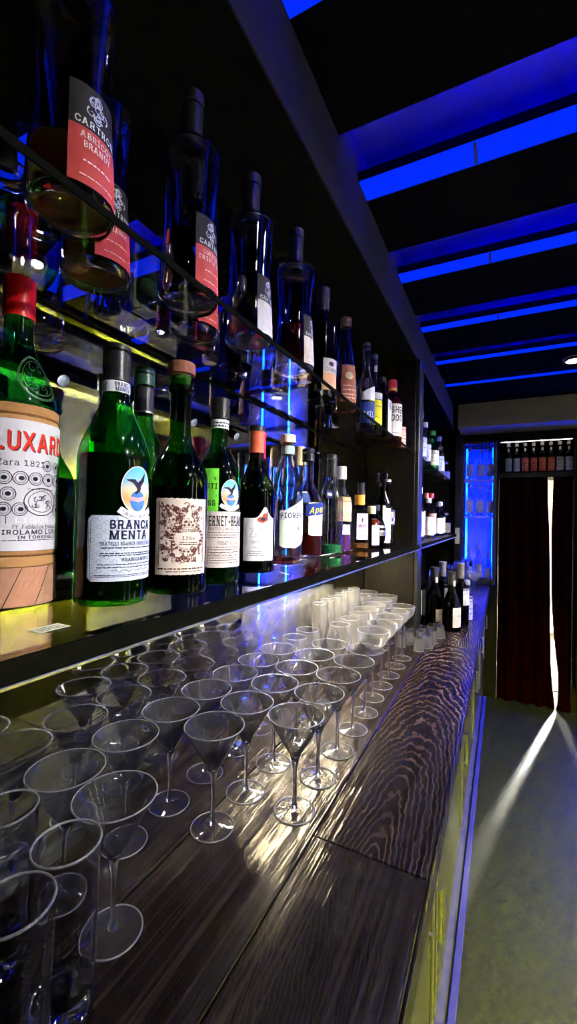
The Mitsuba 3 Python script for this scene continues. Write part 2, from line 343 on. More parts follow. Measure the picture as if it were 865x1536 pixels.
# downlights; the aisle row is added for white streaks on the bottles
def downlight(x, y, z, label, power, r=0.042):
    k = new('downlight', label, 'ceiling light', 'recessed downlights')
    add(k + '__trim_ring', lathe([[(r + 0.004, -0.002), (r + 0.016, -0.004), (r + 0.018, 0.001)]], 24), 'metal', (0.75, 0.75, 0.75), 40, at=T().translate([x, y, z]))
    v, f = lathe([[(0, 0), (r * 0.8, 0)]], 24)
    add(k + '__can', lathe([[(r + 0.005, -0.012), (r + 0.005, 0.0), (r * 0.86, 0.001)], [(r * 0.86, 0.001), (r + 0.003, -0.0118)]], 24), 'paint_gloss', (0.02, 0.02, 0.02), 40, at=T().translate([x, y, z - 0.003]))
    add(k + '__lens', (v, f), 'paint_matte', (0.8, 0.8, 0.8), at=T().translate([x, y, z - 0.005]), emitter={'type': 'area', 'sampling_weight': 0.3, 'radiance': rgb(*[c * power for c in SPOT])})
downlight(2.70, -0.337, ZP, 'small round downlight in the black ceiling by the right edge', 0.15)
for x, lab in ((0.30, 'first'), (0.90, 'second'), (1.50, 'third'), (2.10, 'fourth')):
    downlight(x, -0.337, ZP, f'added unseen round downlight in the black ceiling, {lab} of the row along the aisle', 0.06)
def spot_head(x, y, z, label, power, tilt, r=0.030, deep=0.075):
    """A black tilted spot: lens recessed in a tube, aimed at the bottle shelves."""
    k = new('spotlight', label, 'ceiling light', 'spotlights aimed at the shelves')
    m = T().translate([x, y, z]).rotate([1, 0, 0], tilt)
    add(k + '__housing', lathe([[(0, 0.03), (r + 0.006, 0.03)][::-1], [(r + 0.006, -deep), (r + 0.006, 0.03)], [(r + 0.002, 0.02), (r + 0.002, -deep)], [(r + 0.002, -deep), (r + 0.006, -deep)]], 28), 'dead_black', smooth=40, at=m)
    add(k + '__lens', lathe([[(0, 0), (r, 0)]], 24), 'paint_matte', (0.8, 0.8, 0.8), at=m, emitter={'type': 'area', 'sampling_weight': 5.0, 'radiance': rgb(*[c * power for c in SPOT])})
    add(k + '__bracket', rod((x, y - 0.02, z + 0.02), (x, y - 0.02, 2.42), 0.006), 'dead_black')
for x, pw, lab in ((0.42, 0.45, 'before the straw-covered bottle'), (0.90, 0.8, 'before the middle of the bottle shelf'), (1.38, 1.0, 'before the last tall bottles'), (1.86, 1.0, 'before the coupe glasses'), (2.40, 1.3, 'before the wine bottles'), (2.95, 2.0, 'before the far bay')):
    spot_head(x, -0.97, 2.15, 'black tilted spotlight under the ceiling ' + lab, pw, 60, deep=0.135)
# guests' side: plaster ceiling strip, yellow cove lamp, wooden service bar
k = new('cove_lamp', 'yellow linear cove lamp high on the pale wall opposite the mirror', 'wall lamp')
add(k + '__tube', bx(1.5, 3.4, -2.17, -2.13, 1.62, 1.66), 'paint_matte', (0.8, 0.8, 0.7), emitter={'type': 'area', 'sampling_weight': 1.5, 'radiance': rgb(*[c * 1.5 for c in YELLOW])})
add(k + '__pelmet', join([bevel(1.45, 3.45, -2.12, -2.10, 1.52, 1.70), bevel(1.45, 3.45, -2.20, -2.12, 1.52, 1.54)]), 'black_paint')
k = new('added_light_trough', 'added white light trough brightening the pale guest ceiling', 'ceiling light')  # trough added to light the ceiling that the mirror reflects
add(k + '__tube', bx(-0.4, 3.4, -0.862, -0.832, 2.272, 2.29), 'paint_matte', (0.8, 0.8, 0.8), emitter={'type': 'area', 'sampling_weight': 1.0, 'radiance': rgb(*TROUGH)})
add(k + '__channel', join([bx(-0.42, 3.42, -0.87, -0.80, 2.25, 2.27), bx(-0.42, 3.42, -0.885, -0.87, 2.25, 2.32)]), 'black_paint')
k = new('service_bar', 'guest bar facing the back bar, orange wood at its near end, seen in the mirror', 'bar counter')
add(k + '__body', bevel(-0.6, 3.0, -1.45, -1.00, 0.08, 1.02), 'black_paint')
add(k + '__top', bevel(-0.62, 3.02, -1.55, -0.90, 1.02, 1.06), 'dark_wood')
for i in range(3):
    add(sub(k, 'panel'), bevel(-0.55 + i * 0.59, -0.01 + i * 0.59, -1.0, -0.985, 0.14, 0.715), 'orange_wood')
for i, (a, b_) in enumerate(((-0.55, 0.62), (0.64, 1.42), (1.66, 2.35))):
    add(sub(k, 'pale_fascia'), bevel(a, b_, -1.0, -0.984, 0.72, 1.005), 'paint_matte', (0.50, 0.48, 0.40))
add(k + '__pale_frame', join([bx(1.95, 2.45, -1.0, -0.98, 0.62, 0.65), bx(1.95, 1.98, -1.0, -0.98, 0.2, 0.62), bx(2.42, 2.45, -1.0, -0.98, 0.2, 0.62)]), 'paint_matte', (0.6, 0.66, 0.62))
add(k + '__led_strip', bx(-0.6, 2.2, -0.95, -0.925, 1.012, 1.0195), 'paint_matte', (0.5, 0.5, 0.4), emitter={'type': 'area', 'sampling_weight': 3.0, 'radiance': rgb(*[c * 7.0 for c in YELLOW])})
add(k + '__led_lip', bx(-0.62, 3.02, -0.915, -0.90, 1.004, 1.02), 'black_paint')
for i, (x, lab) in enumerate(((0.55, 'first'), (1.35, 'second'), (2.55, 'third'))):  # tubes added for upright white streaks on bottles and soft front light
    k = new('added_wall_tube', f'added unseen upright tube lamp on the wall opposite the mirror, {lab} along it', 'wall lamp', 'added tube lamps')
    add(k + '__tube', rod((x, -2.14, 1.0), (x, -2.14, 2.1), 0.018, 12), 'paint_matte', (0.8, 0.8, 0.8), emitter={'type': 'area', 'sampling_weight': 2.0, 'radiance': rgb(9, 8.8, 9.2)})
    add(k + '__holder', join([bx(x - 0.02, x + 0.02, -2.2, -2.12, 0.97, 1.0), bx(x - 0.02, x + 0.02, -2.2, -2.12, 2.1, 2.13)]), 'metal', (0.7, 0.7, 0.7))
# second blue cabinet, right of the doorway; the mirror shows it behind the bottles
k = new('blue_cabinet', 'blue backlit bottle cabinet right of the curtain, seen in the mirror', 'cabinet')
add(k + '__back_panel', bx(F0 - 0.012, F0 - 0.002, -1.24, -0.50, 0.30, 2.0), 'paint_matte', (0.32, 0.32, 0.32))
add(k + '__frame', join([bx(F0 - 0.14, F0, -1.26, -1.24, 0.2, 2.02), bx(F0 - 0.14, F0, -0.50, -0.48, 0.2, 2.02), bx(F0 - 0.14, F0, -1.24, -0.50, 2.0, 2.02), bx(F0 - 0.14, F0, -1.24, -0.50, 0.2, 0.3)]), 'black_paint')
for z in (0.72, 1.12, 1.42, 1.72):
    add(sub(k, 'shelf'), bevel(F0 - 0.12, F0 - 0.012, -1.24, -0.50, z, z + 0.012), 'black_paint')
for y in (-1.02, -0.72):
    add(sub(k, 'tube'), rod((F0 - 0.105, y, 0.32), (F0 - 0.105, y, 1.99), 0.011 if y < -1 else 0.008, 10), 'paint_matte', (0.6, 0.6, 0.6), emitter={'type': 'area', 'sampling_weight': 2.0, 'radiance': rgb(*[c * 5.5 for c in BLUE_TUBE])})
# lit room behind the curtain
for (x, y, z, s, lab) in ((5.2, -0.668, 1.25, 1.0, 'shaded bulb in the next room whose light falls through the curtain gap'), (5.0, -0.22, 1.5, 0.12, 'shaded bulb in the next room to the left of the curtain gap')):
    k = new('bulb', lab, 'lamp', 'bulbs of the next room')
    v, f = trimesh.creation.icosphere(subdivisions=2, radius=0.03).vertices, trimesh.creation.icosphere(subdivisions=2, radius=0.03).faces
    add(k + '__globe', (np.array(v), np.array(f)), 'paint_matte', (0.8, 0.8, 0.8), at=T().translate([x, y, z]), emitter={'type': 'area', 'sampling_weight': 8.0 if s > 0.5 else 3.0, 'radiance': rgb(*[c * s / 4 for c in BULB])})
    add(k + '__cord', rod((x, y, z + 0.09), (x, y, 2.6), 0.003), 'paint_matte', BLACK)
    add(k + '__added_shade', lathe([[(0.008, 0.09), (0.05, 0.07), (0.11, 0.0), (0.13, -0.035)]], 24), 'dead_black', smooth=True, at=T().translate([x, y, z]))  # shade added to keep the bulb light off the bar ceiling
k = new('glowing_wall', 'glowing panel standing in for the lit wall behind the curtain gap', 'wall lamp')  # emissive panel stands in for the lit wall of the next room
add(k, bx(5.9, 5.94, -1.6, -0.2, 0.1, 2.3), 'paint_matte', (0.7, 0.7, 0.65), emitter={'type': 'area', 'sampling_weight': 0.5, 'radiance': rgb(*ROOM)})

# curtain: two velvet leaves with a gap, hems on the floor
GAP_Z = [0.0, 0.03, 0.15, 0.28, 0.37, 0.62, 0.80, 1.07, 1.35, 1.60, 1.76]
GAP_L = [-0.366, -0.364, -0.350, -0.340, -0.337, -0.330, -0.330, -0.324, -0.318, -0.305, -0.304]
GAP_R = [-0.372, -0.378, -0.388, -0.386, -0.375, -0.350, -0.340, -0.334, -0.333, -0.339, -0.341]
def leaf(side, seed):
    zs = np.linspace(0.0006, 1.765, 40)
    e = np.interp(zs, GAP_Z, GAP_L if side > 0 else GAP_R)
    end = 0.028 if side > 0 else -0.468
    n = 60
    t = np.linspace(0, 1, n) ** 1.15
    v, u0 = [], 0
    for z, a in zip(zs, e):
        y = a + (end - a) * t
        s = np.abs(y - a)
        x = FAR + 0.02 + 0.022 * np.sin(y * 62 + seed + 0.5 * np.sin(y * 23)) * np.minimum(1, 0.35 + s * 8) * (1.15 - 0.25 * z)
        if side < 0:
            x = x - 0.05 * np.exp(-((z - 0.06) / 0.06) ** 2) * np.exp(-(s / 0.06) ** 2)
        v.append(np.stack([x, y, np.full(n, z)], 1))
    v = np.vstack(v); i, j = np.meshgrid(np.arange(39), np.arange(n - 1), indexing='ij'); a = i * n + j
    f = np.vstack([np.stack([a, a + 1, a + n + 1], -1).reshape(-1, 3), np.stack([a, a + n + 1, a + n], -1).reshape(-1, 3)])
    back = v + [0.006, 0, 0]
    rim = []
    for q in (np.arange(40) * n, np.arange(40) * n + n - 1):
        rim.append(np.vstack([np.stack([q[:-1], q[1:], q[1:] + len(v)], -1), np.stack([q[:-1], q[1:] + len(v), q[:-1] + len(v)], -1)]))
    return np.vstack([v, back]), np.vstack([f, f[:, ::-1] + len(v)] + rim)
for side, lab in ((1, 'dark velvet curtain leaf left of the light gap'), (-1, 'dark red velvet curtain leaf right of the light gap, bunched at its foot')):
    k = new('curtain', lab, 'curtain', 'velvet curtains of the doorway')
    add(k, leaf(side, 1.0 + side), 'velvet', smooth=True)

# ------------------------------------------------------------------ back bar carcass
k = new('worktop', 'long dark oak worktop with cathedral grain carrying the glasses', 'worktop')
edges = [0.088] + SEAMS + [MIR]
for i in range(3):
    cuts = [x for x in (-0.58 - 0.47 * i + 1.21 * j for j in range(-1, 6)) if XA + 0.1 < x < FAR - 0.1]
    xs = [XA + 0.02] + cuts + [FAR - 0.003]
    for a, b in zip(xs, xs[1:]):
        add(sub(k, 'plank'), bevel(a + 0.0006, b - 0.0006, edges[i] + (0.0007 if i else 0), edges[i + 1] - (0.0007 if i < 2 else 0), ZC - 0.03, ZC, 0.0014), 'counter_wood')
add(k + '__edge_strip', bevel(XA + 0.02, FAR - 0.003, 0.083, 0.0875, ZC - 0.042, ZC - 0.0008, 0.0015), 'counter_wood')
k = new('divider', 'dark brown upright divider between the two shelf bays', 'shelf divider')
add(k + '__board', bevel(1.927, 2.02, FASC - 0.002, MIR, ZC, ZS, 0.003), 'dark_wood')
add(k + '__front_post', bevel(1.928, 2.022, FASC - 0.018, FASC - 0.002, ZC, ZS, 0.003), 'satin_black')
k = new('end_post', 'narrow black post at the far end of the shelves', 'post')
add(k, bevel(3.68, FAR, 0.30, FASC, ZC, ZS, 0.003), 'satin_black')
k = new('bay_back_panel', 'black panel behind the bottles of the far bay', 'panel')
add(k, bevel(2.03, 3.68, MIR - 0.012, MIR + 0.005, ZC, ZS), 'black_paint')
def glass_shelf(x0, x1, y0, z, lab):
    k = new('glass_shelf', lab, 'shelf', 'glass bottle shelves')
    v = np.array([[x0, y0, z - 0.001], [x1, y0, z - 0.001], [x1, MIR - (0.001 if x0 < 2 else 0.013), z - 0.001], [x0, MIR - (0.001 if x0 < 2 else 0.013), z - 0.001]])
    add(k + '__pane', (v, np.array([[0, 1, 2], [0, 2, 3]])), 'glass_sheet')
    add(k + '__front_edge', bevel(x0, x1, y0 - 0.003, y0, z - 0.009, z, 0.001), 'dead_black')
    add(k + '__back_edge', bevel(x0, x1, MIR - (0.004 if x0 < 2 else 0.016), MIR - (0.0005 if x0 < 2 else 0.0125), z - 0.009, z - 0.002, 0.001), 'dead_black')
glass_shelf(0.03, 1.925, FASC, ZU, 'clear glass shelf at the top carrying the waisted clear carafes')
glass_shelf(2.025, 3.68, FASC, ZU, 'short clear glass shelf at the top of the far bay')
def slab(x0, x1, y0, lab):
    k = new('bottle_shelf', lab, 'shelf', 'polished black bottle shelves')
    add(k + '__slab', bevel(x0, x1, y0, MIR - (0.001 if x0 < 2 else 0.013), ZL - 0.022, ZL, 0.0015), 'black_slab')
    add(k + '__front_edge', bevel(x0, x1, y0 - 0.003, y0 - 0.0002, ZL - 0.0185, ZL - 0.001, 0.0008), 'dead_black')
    add(k + '__edge_profile', bevel(x0, x1, y0 - 0.004, y0, ZL - 0.026, ZL - 0.019, 0.001), 'metal', (0.6, 0.6, 0.6))
k = new('bottle_shelf', 'thick glass shelf carrying the green and dark bottles in front of the mirror', 'shelf')
v = np.array([[-0.3, 0.328, ZL - 0.0008], [1.925, 0.328, ZL - 0.0008], [1.925, MIR - 0.001, ZL - 0.0008], [-0.3, MIR - 0.001, ZL - 0.0008]])
add(k + '__pane', (v, np.array([[0, 1, 2], [0, 2, 3]])), 'glass_sheet')
add(k + '__front_edge', bevel(-0.3, 1.924, 0.3245, 0.328, ZL - 0.019, ZL, 0.001), 'dead_black')
add(k + '__back_rail', bevel(-0.3, 1.925, MIR - 0.006, MIR - 0.0005, ZL - 0.019, ZL - 0.002, 0.001), 'dead_black')
add(k + '__led_housing', bevel(0.42, 1.90, 0.540, 0.568, ZL - 0.016, ZL - 0.004, 0.001), 'dead_black')
add(k + '__led_strip', bx(0.98, 1.56, 0.544, 0.564, ZL - 0.0185, ZL - 0.0162), 'paint_matte', (0.6, 0.6, 0.55), emitter={'type': 'area', 'sampling_weight': 4.0, 'radiance': rgb(*SHELF_LED)})
add(k + '__edge_profile', bevel(-0.3, 1.925, 0.3235, 0.330, ZL - 0.0225, ZL - 0.0192, 0.0008), 'metal', (0.6, 0.6, 0.55))
slab(2.025, 3.68, 0.335, 'polished black shelf in the far bay with mixed small bottles')
for key, (x, y, z) in (('bottle_shelf', (0.24, 0.372, ZL + 0.0002)), ('glass_shelf', (0.44, 0.47, ZU - 0.0016))):
    add(key + '__price_sticker', bx(x, x + 0.030, y, y + 0.020, z, z + 0.0002), 'paint_matte', (0.62, 0.60, 0.42))
    add(key + '__price_sticker__print', join([bx(x + 0.003, x + 0.027, y + q, y + q + 0.002, z - 0.0001, z + 0.0003) for q in (0.003, 0.008, 0.013)]), 'paint_matte', (0.1, 0.1, 0.08))
# under the worktop
struct('baseboard_bar', bx(XA + 0.02, FAR, 0.126, 0.14, 0.0, 0.36), 'black_slab')
k = new('led_profile', 'blue led light profile on the floor along the bar foot', 'floor light')
add(k + '__diffuser', bevel(0.2, FAR - 0.02, 0.100, 0.122, 0.0, 0.012, 0.002), 'paint_matte', (0.01, 0.01, 0.03), emitter={'type': 'area', 'sampling_weight': 0.5, 'radiance': rgb(*BLUE_FLOOR)})
add(k + '__rail', bx(0.2, FAR - 0.02, 0.1225, 0.1255, 0.0, 0.014), 'dead_black')
names = ['nearest', 'second', 'third', 'fourth', 'farthest']
for i in range(5):
    x0 = 0.28 + i * 0.66; x1 = x0 + 0.64
    k = new('undercounter_fridge', f'black undercounter fridge with steel frame below the worktop, {names[i]} of five', 'fridge', 'undercounter fridges')
    add(k + '__cabinet', bx(x0, x1, 0.14, MIR, 0.36, ZC - 0.045), 'black_paint')
    add(k + '__door', bevel(x0 + 0.004, x1 - 0.004, 0.118, 0.138, 0.365, ZC - 0.075, 0.002), 'black_slab')
    add(k + '__door__steel_stile', bevel(x0 + 0.004, x0 + 0.020, 0.113, 0.118, 0.365, ZC - 0.075, 0.001), 'metal', (0.75, 0.75, 0.72))
    add(k + '__door__steel_stile_001', bevel(x1 - 0.020, x1 - 0.004, 0.113, 0.118, 0.365, ZC - 0.075, 0.001), 'metal', (0.75, 0.75, 0.72))
    hx = x0 + 0.05 if i else x0 + 0.22
    add(k + '__door__handle', join([rod((x1 - 0.05, 0.098, 0.60), (x1 - 0.05, 0.098, 0.70), 0.004), rod((x1 - 0.05, 0.098, 0.605), (x1 - 0.05, 0.118, 0.605), 0.003), rod((x1 - 0.05, 0.098, 0.695), (x1 - 0.05, 0.118, 0.695), 0.003)]), 'metal', (0.9, 0.9, 0.9), 40)

# wire cabinet at the far end
k = new('wire_cabinet', 'blue glowing bottle cabinet behind a wire grid door at the far end of the worktop', 'cabinet')
add(k + '__back_panel', bx(F0 + 0.34, F0 + 0.36, WY0 - 0.02, WY1 + 0.01, 0.91, 2.05), 'paint_matte', (0.55, 0.55, 0.55))
for y in (WY1 - 0.005, WY0 + 0.002):
    add(sub(k, 'tube'), rod((F0 + 0.19, y, 0.93), (F0 + 0.19, y, 2.03), 0.009, 10), 'paint_matte', (0.6, 0.6, 0.6), emitter={'type': 'area', 'sampling_weight': 2.0, 'radiance': rgb(*BLUE_TUBE)})
for z in (1.447, 1.748):
    add(sub(k, 'shelf'), bevel(F0 + 0.02, F0 + 0.34, WY0 - 0.02, WY1 + 0.01, z - 0.012, z), 'paint_matte', (0.6, 0.6, 0.6))
d = k + '__door'
add(d, join([bevel(F0 - 0.02, F0 - 0.001, WY0 - 0.024, WY0, 0.905, 2.055), bevel(F0 - 0.02, F0 - 0.001, WY1, WY1 + 0.014, 0.905, 2.055), bevel(F0 - 0.02, F0 - 0.001, WY0, WY1, 2.035, 2.055), bevel(F0 - 0.02, F0 - 0.001, WY0, WY1, 0.905, 0.94)]), 'paint_gloss', (0.02, 0.02, 0.022))
wires = [rod((F0 - 0.010, y, 0.935), (F0 - 0.010, y, 2.04), 0.0016, 5) for y in np.linspace(WY0 + 0.02, WY1 - 0.02, 8)]
wires += [rod((F0 - 0.012, WY0, z), (F0 - 0.012, WY1, z), 0.0014, 5) for z in np.arange(0.965, 2.03, 0.036)]
add(d + '__wire_grid', join(wires), 'metal', (0.55, 0.6, 0.7)); labels[d + '__wire_grid'] = {'kind': 'stuff', 'label': 'thin steel wire grid'}
k = new('switch_box', 'small cream switch box on the post by the wire cabinet', 'switch box')
add(k + '__box', bevel(3.655, 3.678, 0.310, 0.345, 1.22, 1.35, 0.004), 'paint_matte', (0.75, 0.72, 0.62))
add(k + '__rocker', bevel(3.650, 3.656, 0.320, 0.335, 1.27, 1.30, 0.002), 'paint_matte', (0.85, 0.83, 0.75))

# ------------------------------------------------------------------ glassware
def wall_sheet(prof, n=36): return lathe([spline(prof, 5)], n)
def stem_mesh(z0, z1, r0, rm, r1):
    h = z1 - z0
    return lathe([[(0, z0), (r0, z0)], spline([(r0, z0), (rm * 1.15, z0 + 0.12 * h), (rm, z0 + 0.35 * h), (rm, z0 + 0.72 * h), (r1, z1)], 4), [(r1, z1), (r1 * 1.55, z1 + 0.009), (r1 * 1.4, z1 + 0.0105), (r1 * 0.6, z1 + 0.007), (0, z1 + 0.006)]], 18)
KINDS = {}
def shell(p, t, floor, lip=True):
    """A closed glass wall t thick with outline p outside and a floor of the given thickness."""
    d = np.gradient(p, axis=0); d /= np.linalg.norm(d, axis=1, keepdims=True)
    inn = np.stack([np.maximum(p[:, 0] - t * d[:, 1], 0.0004), p[:, 1] + t * d[:, 0]], 1)
    inn = inn[inn[:, 1] > p[0, 1] + floor]
    top = (p[-1] + inn[-1]) / 2 + [0, t * 0.4]
    return [p, [p[-1], top, inn[-1]], inn[::-1], [inn[0], (inn[0, 0] * 0.6, inn[0, 1] - 0.0008), (0, inn[0, 1] - 0.001)]]
def stemware(name, bowl, rim_r, zb, foot_r, stem_r=0.0033, solid=False):
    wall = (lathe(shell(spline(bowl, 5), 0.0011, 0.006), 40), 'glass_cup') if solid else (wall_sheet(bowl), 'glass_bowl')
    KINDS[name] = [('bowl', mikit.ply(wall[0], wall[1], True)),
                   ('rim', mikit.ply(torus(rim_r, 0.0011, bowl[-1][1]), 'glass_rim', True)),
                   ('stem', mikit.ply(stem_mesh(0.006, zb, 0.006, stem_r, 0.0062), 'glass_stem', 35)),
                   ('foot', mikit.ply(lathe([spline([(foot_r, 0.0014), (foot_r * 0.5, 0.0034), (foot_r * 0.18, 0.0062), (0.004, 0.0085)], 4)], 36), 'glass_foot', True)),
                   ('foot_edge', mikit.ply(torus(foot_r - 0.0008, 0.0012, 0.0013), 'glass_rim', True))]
stemware('martini_glass', [(0.0005, 0.088), (0.008, 0.096), (0.027, 0.127), (0.0485, 0.166)], 0.0485, 0.087, 0.0355, solid=True)
stemware('coupe_glass', [(0.0005, 0.138), (0.020, 0.144), (0.037, 0.160), (0.0435, 0.178), (0.0445, 0.192)], 0.0445, 0.137, 0.034)
stemware('balloon_glass', [(0.0005, 0.078), (0.022, 0.086), (0.038, 0.108), (0.041, 0.135), (0.033, 0.172)], 0.033, 0.077, 0.034)
stemware('flute_glass', [(0.0005, 0.098), (0.012, 0.108), (0.021, 0.150), (0.024, 0.190), (0.0225, 0.235)], 0.0225, 0.097, 0.031)
stemware('wine_glass', [(0.0005, 0.095), (0.018, 0.102), (0.033, 0.126), (0.036, 0.152), (0.030, 0.196)], 0.030, 0.094, 0.034)
def tumbler(name, r0, r1, h, thick):
    wall = np.array([(r0 - 0.003, 0.0), (r0 - 0.0006, 0.0012), (r0, 0.004)] + [(r0 + (r1 - r0) * q, 0.004 + (h - 0.004) * q) for q in np.linspace(0.15, 1, 8)])
    KINDS[name] = [('wall', mikit.ply(lathe([[(0, 0.001), (r0 * 0.7, 0.0006), (r0 - 0.003, 0)]] + shell(wall, 0.0019, thick), 40), 'glass_solid', 40)),
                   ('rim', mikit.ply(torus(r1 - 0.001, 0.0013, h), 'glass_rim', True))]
tumbler('highball_glass', 0.030, 0.0335, 0.172, 0.018)
tumbler('slim_glass', 0.024, 0.029, 0.235, 0.016)
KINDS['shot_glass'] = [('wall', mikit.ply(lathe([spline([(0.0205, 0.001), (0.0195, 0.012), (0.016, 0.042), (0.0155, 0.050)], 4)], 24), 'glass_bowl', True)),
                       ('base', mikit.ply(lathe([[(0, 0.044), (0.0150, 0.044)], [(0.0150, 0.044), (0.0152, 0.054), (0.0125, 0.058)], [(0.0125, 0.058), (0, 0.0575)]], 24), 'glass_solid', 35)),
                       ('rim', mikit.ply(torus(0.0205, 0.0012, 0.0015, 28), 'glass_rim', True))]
def place(kind, x, y, z, label, cat='glass', group=None, up=True, height=0.0):
    k = new(kind, label, cat, group)
    m = T().translate([x, y, z]).rotate([0, 0, 1], rng.uniform(0, 360))
    if not up: m = T().translate([x, y, z + height]).rotate([1, 0, 0], 180)
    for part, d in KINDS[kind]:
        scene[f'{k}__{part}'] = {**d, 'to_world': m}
ORD = ['nearest', 'second', 'third', 'fourth', 'fifth', 'sixth', 'seventh', 'eighth', 'ninth', 'tenth', 'eleventh', 'twelfth']
def row(kind, noun, y, xs, where, jit=0.0008):
    for i, x in enumerate(xs):
        place(kind, x + rng.uniform(-jit, jit), y + rng.uniform(-jit, jit), ZC, f'clear {noun}, {ORD[i]} from the camera in the {where}', 'glass', f'{noun}s on the worktop')
row('martini_glass', 'martini glass', 0.317, [0.666, 0.772, 0.880, 0.985, 1.085], 'outer row nearest the worktop edge')
row('martini_glass', 'martini glass', 0.4175, [0.370, 0.567, 0.668, 0.772, 0.876, 0.980, 1.083], 'middle row')
row('martini_glass', 'martini glass', 0.5185, [0.375, 0.476, 0.576, 0.676, 0.776, 0.876, 0.976], 'row against the mirror')
row('coupe_glass', 'coupe glass', 0.325, [1.185, 1.282, 1.380, 1.477, 1.574], 'outer row of tall coupes')
row('wine_glass', 'wine glass', 0.425, [1.185, 1.275, 1.36], 'middle row of wine glasses')
row('coupe_glass', 'coupe glass', 0.425, [1.453, 1.550, 1.647, 1.744], 'middle row of tall coupes')
row('balloon_glass', 'balloon glass', 0.520, [1.075, 1.165], 'row against the mirror')
row('flute_glass', 'champagne flute', 0.522, [1.255, 1.325, 1.395, 1.465, 1.535, 1.605], 'row against the mirror')
row('coupe_glass', 'coupe glass', 0.522, [1.695, 1.795], 'row against the mirror by the divider')
place('highball_glass', 0.288, 0.394, ZC, 'tall straight highball glass standing in front of the nearest martini glass', 'glass', 'highball glasses')
place('highball_glass', 0.222, 0.372, ZC, 'tall straight highball glass in the bottom left corner', 'glass', 'highball glasses')
place('highball_glass', 0.287, 0.500, ZC, 'tall straight highball glass at the left edge by the mirror', 'glass', 'highball glasses')
# shot glasses, upside down, by the wine bottles
SH = [(1.70, 0.285), (1.755, 0.262), (1.81, 0.300), (1.775, 0.335), (1.845, 0.255), (1.87, 0.300), (1.83, 0.345), (1.92, 0.275), (1.935, 0.235), (1.72, 0.36), (1.985, 0.255), (1.86, 0.385)]
for i, (x, y) in enumerate(SH):
    place('shot_glass', x, y, ZC, f'small upturned shot glass before the wine bottles, {ORD[i]} from the camera', 'glass', 'upturned shot glasses')
# upturned flutes behind the wine bottles
for i, x in enumerate(np.linspace(2.35, 3.25, 10)):
    place('slim_glass', x, 0.30 - 0.012 * i + (0.05 if i % 2 else 0), ZC, f'upturned slim glass behind the wine bottles, {ORD[i]} from the camera', 'glass', 'upturned slim glasses in the far bay', up=False, height=0.235)
place('coupe_glass', 2.86, 0.150, ZC, 'single coupe glass standing beside the upturned slim glasses', 'glass', 'far coupe')

# ------------------------------------------------------------------ bottles
def std(r, h, hb, hn, rn, lip=0.0015, foot=0.004):
    """Outline of a plain bottle: body radius r up to hb, shoulder up to hn, neck radius rn up to h."""
    s = np.linspace(0, 1, 12)[1:]
    body = [(r - foot * 0.7, 0.0), (r - foot * 0.2, foot * 0.4), (r, foot * 1.2), (r, hb)]
    sh = [(rn + (r - rn) * 0.5 * (1 + math.cos(math.pi * t)), hb + (hn - hb) * t) for t in s]
    return np.array(body + sh + [(rn, h - 0.012), (rn + lip, h - 0.010), (rn + lip, h)])
def clip(prof, z0, z1, inset):
    p = np.asarray(prof, float); zz = np.unique(np.r_[z0, p[(p[:, 1] > z0) & (p[:, 1] < z1), 1], z1])
    o = np.argsort(p[:, 1], kind='stable')
    return np.stack([np.maximum(np.interp(zz, p[o, 1], p[o, 0]) - inset, 0.001), zz], 1)
